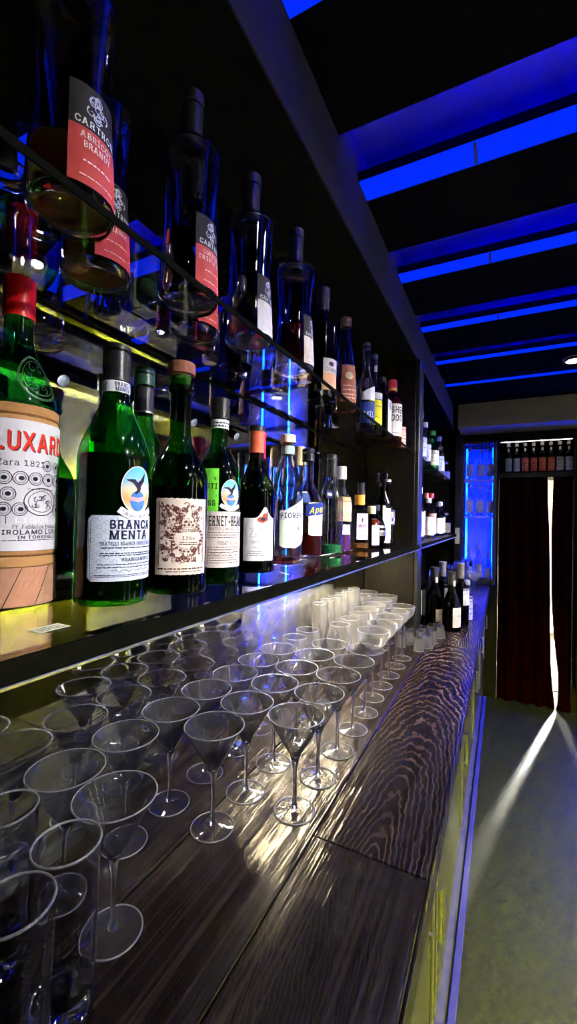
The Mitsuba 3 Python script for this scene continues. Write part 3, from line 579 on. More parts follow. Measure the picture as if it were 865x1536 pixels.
class Bottle:
    def __init__(self, name, label, x, y, z, prof, glass=(0.93, 0.95, 0.94), cat='bottle', group=None, fill=None, liquid=None, opaque=False, rot=0.0, cross=None, n=32, base=True, inset=0.0028, thick=None):
        self.k = new(name, label, cat, group)
        self.m = T().translate([x, y, z]).rotate([0, 0, 1], rot)
        self.s, self.prof, self.cross, self.n = Surf(prof, cross), np.asarray(prof), cross, n
        p = np.asarray(prof, float)
        self.r0 = float(p[:, 0].max()); self.h = float(p[-1, 1])
        if thick:
            self.put('glass', lathe([[(0, 0.003), (p[0, 0] * 0.8, 0.002), (p[0, 0], 0)]] + shell(p, thick, 0.009), 40, cross), 'glass_solid', None, smooth=40)
            inset = thick + 0.0006
        else:
            self.put('glass', lathe([[(0, 0.003), (p[0, 0] * 0.8, 0.002), (p[0, 0], 0)], p], n, cross), 'tint_sheet', glass, smooth=True)
        if fill:
            z0 = 0.0115 if thick else 0.007
            c = clip(p, z0, fill, inset)
            mesh = lathe([[(0, z0), (c[0, 0] * 0.9, z0), c[0]], c, [c[-1], (0, fill)]], n, cross)
            self.put('liquid', mesh, 'dark_liquid' if opaque else ('liqueur' if min(liquid) < 0.7 else 'tint_solid'), liquid, smooth=True)
        elif base and not thick:
            c = clip(p, 0.002, 0.012, 0.001)
            self.put('glass_base', lathe([[(0, 0.0035), c[0]], c, [c[-1], (c[-1, 0] * 0.6, 0.009), (0, 0.013)]], n, cross), 'glass_solid', None, smooth=True)
    def put(self, part, mesh, bsdf, color, smooth=False, **more):
        k = sub(self.k, part); add(k, mesh, bsdf, color, smooth, at=self.m, **more); return k
    def cap(self, part, r, z0, z1, color, bsdf='paint_gloss', ribs=0, top=None, n=24):
        e = min(0.0015, r * 0.1)
        side = [(r, z0)] + [(r - (0.0006 if i % 2 else 0), z0 + (z1 - z0 - e) * (i + 1) / (ribs + 1)) for i in range(ribs)] + [(r, z1 - e), (r - e, z1)]
        return self.put(part, lathe([[(0, z0), (r, z0)], side, [(r - e, z1), (0, z1)]], n), bsdf, color, smooth=40)
    def capsule(self, part, z0, z1, color, bsdf='paint_gloss', off=0.0006):
        """Foil over the neck, following the bottle's outline."""
        c = clip(self.prof, z0, z1, -off)
        return self.put(part, lathe([c, [c[-1], (0, z1 + 0.0006)]], 24), bsdf, color, smooth=40)
    def label(self, w, z0, z1, color=WHITE, face=0.0, part='label', lo=None, hi=None, off=0.0005, bsdf='paint_matte'):
        g = patch(-w / 2, w / 2, lo or z0, hi or z1, 20, 4)
        v, f = self.s.patch(g, off, self.r0, face)
        if callable(color): color = np.array([color(*q) for q in g[0]])
        return self.put(part, (v, f), bsdf, color, smooth=True)
    def ink(self, owner, part, tri, color, face=0.0, off=0.0009, bsdf='paint_matte'):
        v, f = self.s.print(np.asarray(tri), off, self.r0, face)
        k = sub(owner, part); add(k, (v, f), bsdf, color, at=self.m); return k
    def closed(self, color, lip=0.0): pass
GREEN, DGREEN, CLEAR = (0.10, 0.62, 0.14), (0.05, 0.24, 0.05), (0.95, 0.96, 0.96)
INK = (0.012, 0.012, 0.025)

# --- lower shelf -----------------------------------------------------------
# wicker-covered bottle with the red cap
b = Bottle('liqueur_bottle', 'straw-covered green bottle with red cap and red lettered white label', 0.302, 0.526, ZL,
           std(0.043, 0.385, 0.235, 0.325, 0.0155), (0.12, 0.66, 0.30), fill=0.19, liquid=(0.5, 0.8, 0.6))
w = b.k + '__straw_cover'
STRAW = [(0.42, 0.22, 0.085), (0.36, 0.18, 0.065), (0.48, 0.27, 0.11)]
def band(z0, z1, r, c, nm):
    add(sub(w, nm), lathe([[(r - 0.0015, z0 + 0.0004), (r + 0.0002, z0 + 0.002), (r + 0.0006, (z0 + z1) / 2), (r + 0.0002, z1 - 0.002), (r - 0.0015, z1 - 0.0004)]], 36), 'paint_matte', c, 40, at=b.m)
add(w, lathe([[(0.0435, 0.001), (0.0435, 0.232), (0.040, 0.238)]], 36), 'paint_matte', (0.10, 0.05, 0.02), 40, at=b.m)
zz = 0.046
for i in range(14):
    band(zz, zz + 0.0132, 0.0452, STRAW[i % 3], 'straw_band'); zz += 0.0134
for i in range(9):
    a0 = i * 2 * math.pi / 9
    g = patch(0, 0.0305, lambda x: 0.003, lambda x: 0.047, 6, 3)
    v = g[0].copy(); ph = v[:, 0] / 0.045 + a0 + (v[:, 1] - 0.003) * 9
    v3 = np.stack([(0.0462 + 0.0006 * (i % 2)) * np.sin(ph), -(0.0462 + 0.0006 * (i % 2)) * np.cos(ph), v[:, 1]], 1)
    add(sub(w, 'base_strap'), (v3, g[1]), 'paint_matte', (0.40 + 0.03 * (i % 3), 0.22, 0.13), at=b.m)
b.r0 = 0.0462; b.s = Surf([(0.0462, 0.0), (0.0462, 0.5)])
F = 0.10
lb = b.label(0.128, 0.066, 0.214, (0.64, 0.62, 0.65), F)
b.ink(lb, 'red_lettering', text('LUXARDO', 0.0205, 0, 0.180, w=0.100, bold=True), (0.62, 0.03, 0.02), F, off=0.0012)
b.ink(lb, 'red_lettering__shadow', text('LUXARDO', 0.0205, 0.0012, 0.1788, w=0.100, bold=True), (0.12, 0.02, 0.02), F, off=0.0009)
orn = [quad(-0.064, 0.064, 0.2065, 0.2075), quad(-0.064, 0.064, 0.1735, 0.1745), quad(-0.064, 0.064, 0.074, 0.0748), quad(-0.064, 0.064, 0.0705, 0.071)]
orn += [text('Zara 1821', 0.0065, -0.022, 0.162, serif=True), text('LIQUEUR', 0.0001, 0, 0.1)]
for x in (0.006, 0.021, 0.036): orn += [ring(x, 0.164, 0.0062, 0.0062, 0.0007), ring(x, 0.164, 0.0042, 0.0042, 0.0005), disc(x, 0.164, 0.0024, 0.0024, 8)]
for j, z in enumerate((0.148, 0.130, 0.113)):
    for i in range(8):
        x = -0.054 + i * 0.0155 + (0.004 if j % 2 else 0)
        if j and abs(x) < 0.021: continue
        orn += [ring(x, z, 0.0074, 0.0074, 0.0008), ring(x, z, 0.0052, 0.0052, 0.0005), disc(x + 0.0008 * (i % 3 - 1), z, 0.0030, 0.0026, 8)]
orn += [ring(0, 0.122, 0.0195, 0.0160, 0.0010, 28), ring(0, 0.122, 0.0150, 0.0120, 0.0006, 28), *[curl(0.008 * math.cos(q * 1.1), 0.121 + 0.006 * math.sin(q * 1.9), 0.0035, 1.0, q, 0.0010) for q in range(9)]]
orn += [dashes(-0.016, 0.016, [0.1355], 0.0012, 3, 0.0007, 0.0014), quad(-0.036, 0.036, 0.0965, 0.1045)]
orn += [text('Pr. Fabbrica Excelsior', 0.0042, 0, 0.0912, w=0.060, serif=True), text('GIROLAMO LUXARDO', 0.0050, 0, 0.0846, w=0.092, bold=True), text('IN TORREGLIA', 0.0034, 0, 0.0796, w=0.05, bold=True)]
orn[5] = dashes(-0.040, 0.040, [0.0775], 0.0007, 11)
b.ink(lb, 'engraved_print', np.vstack(orn), INK, F)
b.ink(lb, 'white_lettering', text('LIQUEUR', 0.0052, 0, 0.0979, w=0.056, bold=True, serif=True), (0.8, 0.8, 0.8), F, off=0.0013)
b.r0 = 0.043; b.s = Surf(std(0.043, 0.385, 0.235, 0.325, 0.0155))
b.cap('cap', 0.0172, 0.343, 0.392, (0.60, 0.010, 0.008)); b.cap('cap_ring', 0.0175, 0.378, 0.3795, (0.10, 0.005, 0.005))
sl = b.put('glass_seal', b.s.print(np.vstack([ring(0, 0.268, 0.026, 0.026, 0.003, 28), ring(0, 0.268, 0.021, 0.021, 0.0012, 28)] + [curl(0.013 * math.cos(i), 0.268 + 0.013 * math.sin(i), 0.006, 1.0, i, 0.0016) for i in range(7)]), 0.0012, 0.043, 0.1), 'paint_gloss', (0.018, 0.055, 0.02))
labels[sl] = {'label': 'embossed round glass seal'}

def eagle(b, face, cz, s):
    """Oval picture: an eagle landing on a globe under an evening sky, white ribbon below."""
    def sky(x, z):
        t = np.clip((z - (cz - 0.026 * s)) / (0.052 * s), 0, 1)
        return np.array([0.62, 0.60, 0.50]) * (1 - t) + np.array([0.06, 0.36, 0.56]) * t if t > 0.55 else np.array([0.70, 0.28, 0.05]) * (1 - abs(t - 0.3) / 0.3) + np.array([0.60, 0.54, 0.42]) * abs(t - 0.3) / 0.3
    W, H = 0.021 * s, 0.029 * s
    e = lambda sg: (lambda x: cz + sg * H * math.sqrt(max(0.0, 1 - (x / W) ** 2)))
    k = b.label(2 * W, 0, 0, lambda x, z: np.clip(sky(x, z), 0, 1), face, 'picture_label', e(-1), e(1), off=0.0008)
    b.ink(k, 'rim', ring(0, cz, W, H, 0.0012 * s, 32), (0.75, 0.75, 0.7), face, 0.0011)
    b.ink(k, 'globe', disc(0, cz - 0.013 * s, 0.0105 * s, 0.0125 * s), (0.05, 0.16, 0.45), face, 0.0012)
    b.ink(k, 'globe_band', stroke([(-0.0105 * s, cz - 0.010 * s), (0, cz - 0.012 * s), (0.0105 * s, cz - 0.009 * s)], 0.005 * s), (0.75, 0.30, 0.30), face, 0.0014)
    E_ = [disc(0.001 * s, cz + 0.004 * s, 0.003 * s, 0.0065 * s, 10), disc(0.003 * s, cz + 0.010 * s, 0.0022 * s, 0.0022 * s, 8),
          stroke([(0.0, cz + 0.005 * s), (-0.006 * s, cz + 0.011 * s), (-0.015 * s, cz + 0.012 * s)], np.array([0.006, 0.005, 0.001]) * s),
          stroke([(0.001 * s, cz + 0.006 * s), (0.007 * s, cz + 0.013 * s), (0.010 * s, cz + 0.021 * s)], np.array([0.006, 0.005, 0.001]) * s),
          stroke([(0.0, cz - 0.001 * s), (-0.004 * s, cz - 0.004 * s)], 0.003 * s)]
    b.ink(k, 'eagle', np.vstack(E_), (0.015, 0.012, 0.03), face, 0.0013)
    t = np.linspace(-1, 1, 15)
    rb = np.stack([t * W * 1.08, cz - H * 0.80 - 0.009 * s * (1 - t ** 2)], 1)
    b.ink(k, 'ribbon', stroke(rb, 0.0085 * s), (0.80, 0.80, 0.78), face, 0.0016)
    tx = text('CASA FONDATA', 0.0042 * s, 0, 0, w=2 * W * 0.9, serif=True)
    tx[:, :, 1] += cz - H * 0.80 - 0.002 * s - 0.009 * s * (1 - (tx[:, :, 0] / (W * 1.08)) ** 2)
    b.ink(k, 'ribbon_lettering', tx, INK, face, 0.0019)

# big green bottle with the patterned silver label
b = Bottle('liqueur_bottle', 'large green bottle with black cap, chain patterned silver label and eagle picture', 0.376, 0.442, ZL,
           std(0.0437, 0.322, 0.172, 0.272, 0.0150), GREEN, fill=0.183, liquid=(0.006, 0.005, 0.004), opaque=True, rot=-15)
ch = lambda sg: (lambda x: (0.030 if sg < 0 else 0.108) - sg * max(0.0, abs(x) - 0.044) * 0.9)
FB = 0.02
lb = b.label(0.098, 0.03, 0.108, (0.56, 0.61, 0.70), FB, 'label', ch(-1), ch(1))
pat = []
for i in range(11):
    for j in range(7):
        x = -0.043 + i * 0.0085; z = 0.038 + j * 0.0102 + (0.0051 if i % 2 else 0)
        pat += [ring(x, z, 0.0026, 0.0026, 0.0012, 10), quad(x - 0.0060, x - 0.0026, z - 0.0007, z + 0.0007)]
b.ink(lb, 'chain_pattern', np.vstack(pat), (0.40, 0.45, 0.55), FB, 0.0007)
b.ink(lb, 'border', np.vstack([stroke([(-0.0475, 0.0345), (-0.0475, 0.1035), (-0.0435, 0.1065), (0.0435, 0.1065), (0.0475, 0.1035), (0.0475, 0.0345), (0.0435, 0.0315), (-0.0435, 0.0315), (-0.0475, 0.0345)], 0.0006),
                               stroke([(-0.045, 0.036), (-0.045, 0.102), (-0.042, 0.1045), (0.042, 0.1045), (0.045, 0.102), (0.045, 0.036), (0.042, 0.0335), (-0.042, 0.0335), (-0.045, 0.036)], 0.0005)]), (0.05, 0.06, 0.10), FB, 0.0009)
L0 = -0.024
b.ink(lb, 'lettering', np.vstack([text('BRANCA', 0.0100, 0, 0.0925, w=0.056, bold=True, serif=True, left=L0), text('MENTA', 0.0100, 0, 0.0800, w=0.050, bold=True, serif=True, left=L0)]), (0.006, 0.007, 0.03), FB, 0.0012)
b.ink(lb, 'small_print', np.vstack([text('FRATELLI BRANCA DISTILLERIE', 0.0042, 0, 0.0725, w=0.070, left=-0.034, serif=True, bold=True), dashes(-0.034, 0.040, [0.0690, 0.0625, 0.0600], 0.0013, 5), text('BRANCAMENTA', 0.0040, 0, 0.0535, w=0.044, left=-0.010, serif=True, bold=True),
                                   dashes(-0.038, 0.040, [0.0495, 0.0460], 0.0010, 6), dashes(-0.040, 0.040, [0.0370, 0.0350], 0.0008, 7), stroke([(-0.02 + 0.004 * i, 0.0425 + 0.0018 * math.sin(i * 2.3)) for i in range(14)], 0.0006)]), (0.03, 0.035, 0.06), FB, 0.0010)
eagle(b, 0.22, 0.139, 1.0)
b.cap('cap', 0.0170, 0.277, 0.3235, (0.008, 0.008, 0.009), ribs=6)
nl = b.put('neck_label', lathe([[(0.0168, 0.262), (0.0168, 0.276)]], 28), 'paint_matte', (0.66, 0.68, 0.74))
b.s = Surf([(0.0168, 0), (0.0168, 0.5)])
sv = b.r0; b.r0 = 0.0168
b.ink(nl, 'lettering', np.vstack([text('BRANCA', 0.0045, 0, 0.2695, w=0.022, serif=True, bold=True), text('MENTA', 0.0045, 0, 0.2635, w=0.020, serif=True, bold=True), text('BRANCA', 0.0045, -0.03, 0.2695, w=0.022, serif=True, bold=True), text('MENTA', 0.0045, -0.03, 0.2635, w=0.020, serif=True, bold=True)]), INK, 0.1, 0.0006)

# green bottle in the second row
b = Bottle('liqueur_bottle', 'slim green bottle with dark green screw cap standing behind the large green bottle', 0.510, 0.533, ZL,
           std(0.036, 0.345, 0.200, 0.268, 0.0148), (0.16, 0.72, 0.18), fill=0.17, liquid=(0.02, 0.10, 0.02), opaque=True)
b.cap('cap', 0.0168, 0.322, 0.352, (0.02, 0.06, 0.035), ribs=5); b.capsule('collar', 0.279, 0.318, (0.02, 0.02, 0.03)); b.put('collar_ring', lathe([[(0.0158, 0.276), (0.0158, 0.279)]], 24), 'metal', (0.8, 0.8, 0.8))
b.label(0.012, 0.285, 0.316, (0.35, 0.03, 0.04), 0.9, 'collar_stripe', off=0.0009)

# dark vermouth bottle
b = Bottle('vermouth_bottle', 'dark bottle with brown wooden cap and large cream label of scrollwork', 0.478, 0.425, ZL,
           std(0.0425, 0.312, 0.158, 0.232, 0.0150, 0.003), DGREEN, fill=0.150, liquid=(0.006, 0.004, 0.003), opaque=True, rot=-41)
r_ = random.Random(4)
lb = b.label(0.078, 0.0275, 0.133, (0.62, 0.52, 0.42), 0.02, lo=lambda x: 0.0275 + 0.0006 * math.sin(x * 900), hi=lambda x: 0.133 + 0.0008 * math.sin(x * 700))
orn = [frame(-0.033, 0.033, 0.040, 0.128, 0.0009)]
for i in range(150):
    x, z = r_.uniform(-0.029, 0.029), r_.uniform(0.046, 0.124)
    if ((x - 0.008) / 0.020) ** 2 + ((z - 0.078) / 0.016) ** 2 < 1: continue
    orn += [curl(x, z, r_.uniform(0.002, 0.0052), r_.uniform(0.5, 1.3), r_.uniform(0, 6), r_.uniform(0.0007, 0.0017), r_.choice((-1, 1))), disc(x + r_.uniform(-.003, .003), z + r_.uniform(-.003, .003), 0.0013, 0.0017, 6)]
for i in range(24):
    a = i * 2 * math.pi / 24
    orn.append(disc(0.008 + 0.0225 * math.cos(a), 0.078 + 0.0185 * math.sin(a), 0.0022, 0.0017, 7))
orn += [ring(0.008, 0.078, 0.020, 0.0155, 0.0007, 30), dashes(-0.034, 0.036, [0.0350], 0.0018, 8, 0.003, 0.008), dashes(-0.022, 0.030, [0.0315], 0.0010, 9)]
b.ink(lb, 'scrollwork', np.vstack(orn), (0.075, 0.022, 0.016), 0.02)
b.ink(lb, 'lettering', np.vstack([text('ANTICA FORMULA', 0.0042, 0.008, 0.0865, w=0.036, serif=True, bold=True), text('1786', 0.0052, 0.008, 0.0755, serif=True), dashes(-0.006, 0.022, [0.0715, 0.069], 0.0012, 2)]), (0.06, 0.02, 0.015), 0.02)
b.cap('stopper', 0.0200, 0.316, 0.333, (0.17, 0.065, 0.035), 'paint_matte'); b.cap('cork', 0.0135, 0.300, 0.318, (0.60, 0.44, 0.28), 'paint_matte')
b.put('neck_ring', lathe([[(0.0150, 0.288), (0.0188, 0.291), (0.0188, 0.297), (0.0150, 0.300)]], 28), 'tint_sheet', (0.08, 0.18, 0.06), smooth=40)
bl = b.label(0.062, 0, 0, (0.62, 0.62, 0.60), math.pi, 'back_label', lambda x: 0.125 - math.sqrt(max(0, 0.031 ** 2 - x * x)), lambda x: 0.125 + math.sqrt(max(0, 0.031 ** 2 - x * x)))
b.ink(bl, 'barcode', np.vstack([quad(-0.018 + 0.0016 * i, -0.0175 + 0.0016 * i + 0.0004 * (i % 3), 0.108, 0.120) for i in range(9)] + [ring(0.010, 0.116, 0.005, 0.005, 0.0012, 14), dashes(-0.022, 0.022, [0.127, 0.131, 0.135, 0.139], 0.0014, 4)]), INK, math.pi)

# amaro bottle with green neck sticker
b = Bottle('liqueur_bottle', 'green bottle with black cap, bright green sticker and cream lettered label', 0.577, 0.427, ZL,
           std(0.0368, 0.302, 0.172, 0.240, 0.0142), (0.12, 0.64, 0.16), fill=0.140, liquid=(0.008, 0.006, 0.004), opaque=True, rot=-22)
lb = b.label(0.090, 0.027, 0.117, (0.64, 0.56, 0.50), 0.0)
b.ink(lb, 'lettering', text('FERNET-BRANCA', 0.0155, 0, 0.094, w=0.080, bold=True, serif=True), (0.012, 0.010, 0.014), 0.0)
b.ink(lb, 'small_print', np.vstack([frame(-0.0445, 0.0445, 0.0285, 0.1155, 0.0007), text('FRATELLI BRANCA MILANO', 0.0040, 0, 0.0870, w=0.070, serif=True), text('FERNET BRANCA', 0.0050, 0, 0.0640, w=0.040, serif=True), dashes(-0.041, 0.041, [0.0825, 0.0785, 0.0745, 0.0590, 0.0550, 0.0510], 0.0012, 12), dashes(-0.038, 0.041, [0.0455, 0.0420, 0.0385, 0.0345], 0.0009, 13), stroke([(-0.03 + 0.004 * i, 0.0485 + 0.002 * math.sin(i * 2.1)) for i in range(15)], 0.0005)]), (0.10, 0.05, 0.05), 0.0)
eagle(b, 0.02, 0.146, 0.78)
st = b.label(0.030, 0.117, 0.186, (0.16, 0.62, 0.04), -0.95, 'neck_sticker', off=0.0008)
b.ink(st, 'lettering', np.vstack([text('RTI', 0.0085, 0.004, 0.153, w=0.018, bold=True), text('SS', 0.0085, 0.004, 0.126, w=0.013, bold=True), quad(-0.012, 0.012, 0.141, 0.143), quad(-0.009, 0.010, 0.167, 0.171)]), (0.01, 0.03, 0.01), -0.95, 0.0012)
b.cap('cap', 0.0165, 0.272, 0.307, (0.008, 0.008, 0.009), ribs=5)
nl = b.put('neck_label', lathe([[(0.0152, 0.255), (0.0152, 0.270)]], 28), 'paint_matte', (0.70, 0.70, 0.68))
b.s = Surf([(0.0152, 0), (0.0152, .5)]); b.r0 = 0.0152
b.ink(nl, 'small_print', dashes(-0.022, 0.022, [0.258, 0.263], 0.0022, 3, 0.002, 0.005), INK, 0.0, 0.0006)

# dark bottle, orange capsule, white label
b = Bottle('wine_bottle', 'dark green bottle with orange red capsule and torn-edged white script label', 0.729, 0.447, ZL,
           std(0.0405, 0.290, 0.152, 0.225, 0.0150), (0.12, 0.17, 0.03), fill=0.150, liquid=(0.012, 0.006, 0.002), opaque=True, rot=-50)
hi = lambda x: 0.107 + (0.022 * math.exp(-((x - 0.010) / 0.010) ** 2))
lb = b.label(0.066, 0.024, 0.107, (0.80, 0.76, 0.74), 0.1, hi=hi)
b.ink(lb, 'script', np.vstack([stroke([(-0.020, 0.086), (-0.012, 0.089), (-0.016, 0.076), (-0.021, 0.071), (-0.010, 0.070), (-0.006, 0.074), (-0.010, 0.076), (-0.004, 0.071)], 0.0007), stroke([(0.008, 0.088), (0.000, 0.086), (-0.001, 0.076), (0.006, 0.072), (0.012, 0.077), (0.009, 0.079), (0.011, 0.073), (0.016, 0.078)], 0.0007), stroke([(0.017, 0.087), (0.016, 0.073), (0.021, 0.077), (0.024, 0.073)], 0.0007)]), (0.10, 0.08, 0.08), 0.1)
b.ink(lb, 'small_print', np.vstack([text('Christian', 0.0052, 0.0, 0.0585, serif=True), dashes(-0.014, 0.028, [0.050], 0.0012, 4), dashes(-0.026, 0.026, [0.042, 0.038, 0.034], 0.0009, 5)]), (0.10, 0.08, 0.08), 0.1)
b.ink(lb, 'crest', np.vstack([disc(0.004, 0.104, 0.010, 0.006, 12), disc(0.010, 0.110, 0.006, 0.007, 12)]), (0.30, 0.06, 0.04), 0.1)
b.ink(lb, 'crest_mark', np.vstack([disc(0.006, 0.105, 0.005, 0.003, 10), stroke([(0.014, 0.102), (0.014, 0.116), (0.018, 0.122)], 0.002)]), (0.03, 0.02, 0.04), 0.1, 0.0013)
b.capsule('capsule', 0.238, 0.281, (0.55, 0.10, 0.045)); b.cap('cap', 0.0170, 0.281, 0.293, (0.01, 0.01, 0.011))

# second dark bottle behind with round neck medal
b = Bottle('wine_bottle', 'dark bottle with crimson capsule, round neck medal and yellow label', 0.812, 0.491, ZL,
           std(0.0370, 0.300, 0.150, 0.225, 0.0145), (0.05, 0.22, 0.06), fill=0.150, liquid=(0.010, 0.006, 0.006), opaque=True, rot=-32)
lb = b.label(0.066, 0.030, 0.098, (0.80, 0.66, 0.30), 0.05); tp = b.label(0.066, 0.098, 0.115, (0.50, 0.05, 0.10), 0.05, 'red_label_band')
b.ink(lb, 'small_print', np.vstack([text('APT', 0.006, 0.014, 0.058, serif=True), dashes(-0.02, 0.03, [0.052, 0.040], 0.0012, 3), frame(-0.032, 0.032, 0.034, 0.036, 0.0005)]), (0.2, 0.12, 0.03), 0.05)
b.ink(lb, 'crest', np.vstack([disc(0.019, 0.080, 0.006, 0.008, 10)] + [curl(0.019 + .004 * math.cos(i), 0.080 + .006 * math.sin(i), 0.003, 1, i, 0.001) for i in range(6)]), (0.10, 0.06, 0.14), 0.05)
b.capsule('capsule', 0.240, 0.298, (0.42, 0.012, 0.05))
md = b.label(0.036, 0, 0, (0.80, 0.74, 0.55), 0.35, 'neck_medal', lambda x: 0.188 - math.sqrt(max(0, 0.018 ** 2 - x * x)), lambda x: 0.188 + math.sqrt(max(0, 0.018 ** 2 - x * x)), off=0.001)
b.ink(md, 'rim', ring(0, 0.188, 0.015, 0.015, 0.004, 20), (0.02, 0.03, 0.02), 0.35, 0.0014)

# clear gin style bottle with leaf label
b = Bottle('liqueur_bottle', 'clear cone-shouldered bottle with pale cork stopper and pale green leaf label', 0.889, 0.458, ZL,
           np.array([(0.032, 0), (0.0365, 0.005), (0.0378, 0.02), (0.0385, 0.10), (0.0380, 0.150), (0.034, 0.185), (0.026, 0.218), (0.0185, 0.245), (0.0155, 0.258), (0.0150, 0.280), (0.0168, 0.282), (0.0168, 0.286)]), CLEAR, thick=0.0024, rot=-40)
F = 0.2
lb = b.label(0.078, 0, 0, (0.62, 0.74, 0.58), F, 'label', lambda x: 0.062 + (x * 0.9 if x < 0 else -x * 0.9) * -0.3 - 0.03 + 0.9 * abs(x + 0.03) * 0.25, lambda x: 0.140 + x * 0.55)
bn = b.label(0.078, 0.103, 0.125, (0.50, 0.52, 0.50), F, 'name_band', off=0.0009)
b.ink(bn, 'lettering', np.vstack([text('FIORENTE', 0.0120, 0, 0.108, w=0.072, bold=True), quad(-0.039, 0.039, 0.1035, 0.105), quad(-0.039, 0.039, 0.123, 0.1245)]), (0.03, 0.03, 0.06), F, 0.0013)
b.ink(lb, 'emblem', np.vstack([ring(0.008, 0.084, 0.0085, 0.0085, 0.0008), text('&', 0.0085, 0.008, 0.080, bold=True), disc(0.0, 0.132, 0.002, 0.002, 8)]), (0.04, 0.04, 0.05), F)
b.cap('stopper', 0.0190, 0.286, 0.305, (0.78, 0.62, 0.44), 'paint_matte'); b.cap('cork', 0.0140, 0.262, 0.286, (0.45, 0.50, 0.42), 'paint_matte')
b.put('neck_band', lathe([[(0.0162, 0.258), (0.0162, 0.278)]], 24), 'paint_matte', (0.34, 0.46, 0.44))

# orange aperitif bottle
b = Bottle('aperitif_bottle', 'clear round-shouldered bottle with dark blue slanted label and red liquid at the bottom', 1.040, 0.472, ZL,
           std(0.0400, 0.292, 0.150, 0.212, 0.0150), CLEAR, fill=0.068, liquid=(0.95, 0.22, 0.10), thick=0.0024, rot=-37)
lb = b.label(0.070, 0.040, 0.150, (0.85, 0.72, 0.52), 0.45, 'label', lambda x: 0.062 + 0.00006 / max(0.0006, 0.0375 - abs(x)) * 0.15, lambda x: 0.150)
b.label(0.050, 0.060, 0.150, (0.90, 0.80, 0.62), math.pi, 'back_label')
nb = b.label(0.084, 0, 0, (0.012, 0.025, 0.16), 0.45, 'name_band', lambda x: 0.118 + x * 0.12, lambda x: 0.150 + x * 0.12, off=0.0011)
tx = text('Aperol', 0.0170, 0, 0.124, w=0.066, bold=True); tx[:, :, 1] += tx[:, :, 0] * 0.12; tx[:, :, 0] += (tx[:, :, 1] - 0.124) * 0.25
b.ink(nb, 'lettering', tx, (0.90, 0.72, 0.03), 0.45, 0.0016)
b.cap('cap', 0.0170, 0.262, 0.296, (0.012, 0.012, 0.016), ribs=5)

# corked purple bottle
b = Bottle('liqueur_bottle', 'clear bottle with long pale cork and purple red liquid behind the slanted blue label bottle', 1.118, 0.535, ZL,
           std(0.0330, 0.270, 0.160, 0.215, 0.0125), CLEAR, fill=0.095, liquid=(0.55, 0.06, 0.22), thick=0.0022, rot=-48)
lb = b.label(0.058, 0.098, 0.185, (0.80, 0.76, 0.74), 0.55); b.label(0.058, 0.158, 0.180, (0.02, 0.05, 0.16), 0.55, 'dark_label_band', off=0.001)
b.ink(lb, 'emblem', np.vstack([disc(0.004, 0.118, 0.006, 0.005, 9), text('T', 0.012, -0.002, 0.162, bold=True)]), (0.15, 0.10, 0.12), 0.55, 0.0013)
b.cap('cork', 0.0145, 0.262, 0.318, (0.80, 0.62, 0.30), 'paint_matte'); b.put('cork_ring', torus(0.0150, 0.0016, 0.292, 24, 6), 'paint_matte', (0.85, 0.68, 0.36), smooth=True)

# frosted bottle
rr = random.Random(9)
b = Bottle('liqueur_bottle', 'tall frosted ice-textured clear bottle with black collar and green base', 1.183, 0.459, ZL,
           np.array([(0.030, 0), (0.034, 0.005), (0.0345, 0.012), (0.0345, 0.150), (0.032, 0.178), (0.022, 0.205), (0.0155, 0.232), (0.0140, 0.290)]), CLEAR, fill=0.030, liquid=(0.10, 0.75, 0.22))
v, f = lathe([[(0.0352, 0.032), *[(0.0352, 0.032 + i * 0.0030) for i in range(1, 40)], (0.033, 0.175), (0.0228, 0.205), (0.0163, 0.232)]], 48)
nz = meshkit.noise(v * 260, 3); v[:, :2] *= (1 + (nz[:, None] - 0.5) * 0.075)
b.put('ice_texture', (v, f), 'tint_sheet', (0.86, 0.88, 0.90), smooth=True)
b.capsule('collar', 0.232, 0.285, (0.02, 0.018, 0.016), off=0.001); b.cap('cap', 0.0150, 0.286, 0.300, (0.02, 0.02, 0.022), ribs=3)
b.label(0.02, 0.236, 0.280, (0.62, 0.60, 0.56), 1.2, 'collar_label', off=0.0014); b.put('collar_ring', torus(0.0158, 0.0012, 0.286, 20, 6), 'metal', (0.8, 0.8, 0.8), smooth=True)

# white-capped bottle with orange band
b = Bottle('liqueur_bottle', 'clear bottle with white ribbed cap, orange label band and violet liquid', 1.295, 0.468, ZL,
           std(0.0330, 0.262, 0.165, 0.215, 0.0135), CLEAR, fill=0.075, liquid=(0.42, 0.10, 0.55), rot=-63)
lb = b.label(0.066, 0.100, 0.178, (0.72, 0.36, 0.16), 0.5); b.label(0.066, 0.128, 0.152, (0.85, 0.66, 0.22), 0.5, 'yellow_label_band', off=0.001); b.label(0.03, 0.058, 0.090, (0.6, 0.62, 0.7), 0.5, 'small_label')
b.cap('cap', 0.0160, 0.236, 0.278, (0.78, 0.76, 0.70), ribs=4)
# square pink label bottle
b = Bottle('liqueur_bottle', 'small square bottle with orange cap, pink label and orange liquid', 1.452, 0.455, ZL,
           std(0.0290, 0.160, 0.128, 0.145, 0.0140, foot=0.003), CLEAR, fill=0.022, liquid=(0.85, 0.35, 0.10), cross=square(6), rot=-52)
lb = b.label(0.036, 0.036, 0.128, (0.74, 0.46, 0.64), 0.0, off=0.001); b.ink(lb, 'lettering', np.vstack([text('MEYN', 0.010, 0, 0.080, w=0.026, bold=True), disc(0, 0.105, 0.003, 0.008, 8), dashes(-0.012, 0.012, [0.066, 0.058, 0.050], 0.0012, 2)]), (0.10, 0.04, 0.10), 0.0, 0.0016)
b.cap('cap', 0.0185, 0.158, 0.194, (0.75, 0.30, 0.03), ribs=3)
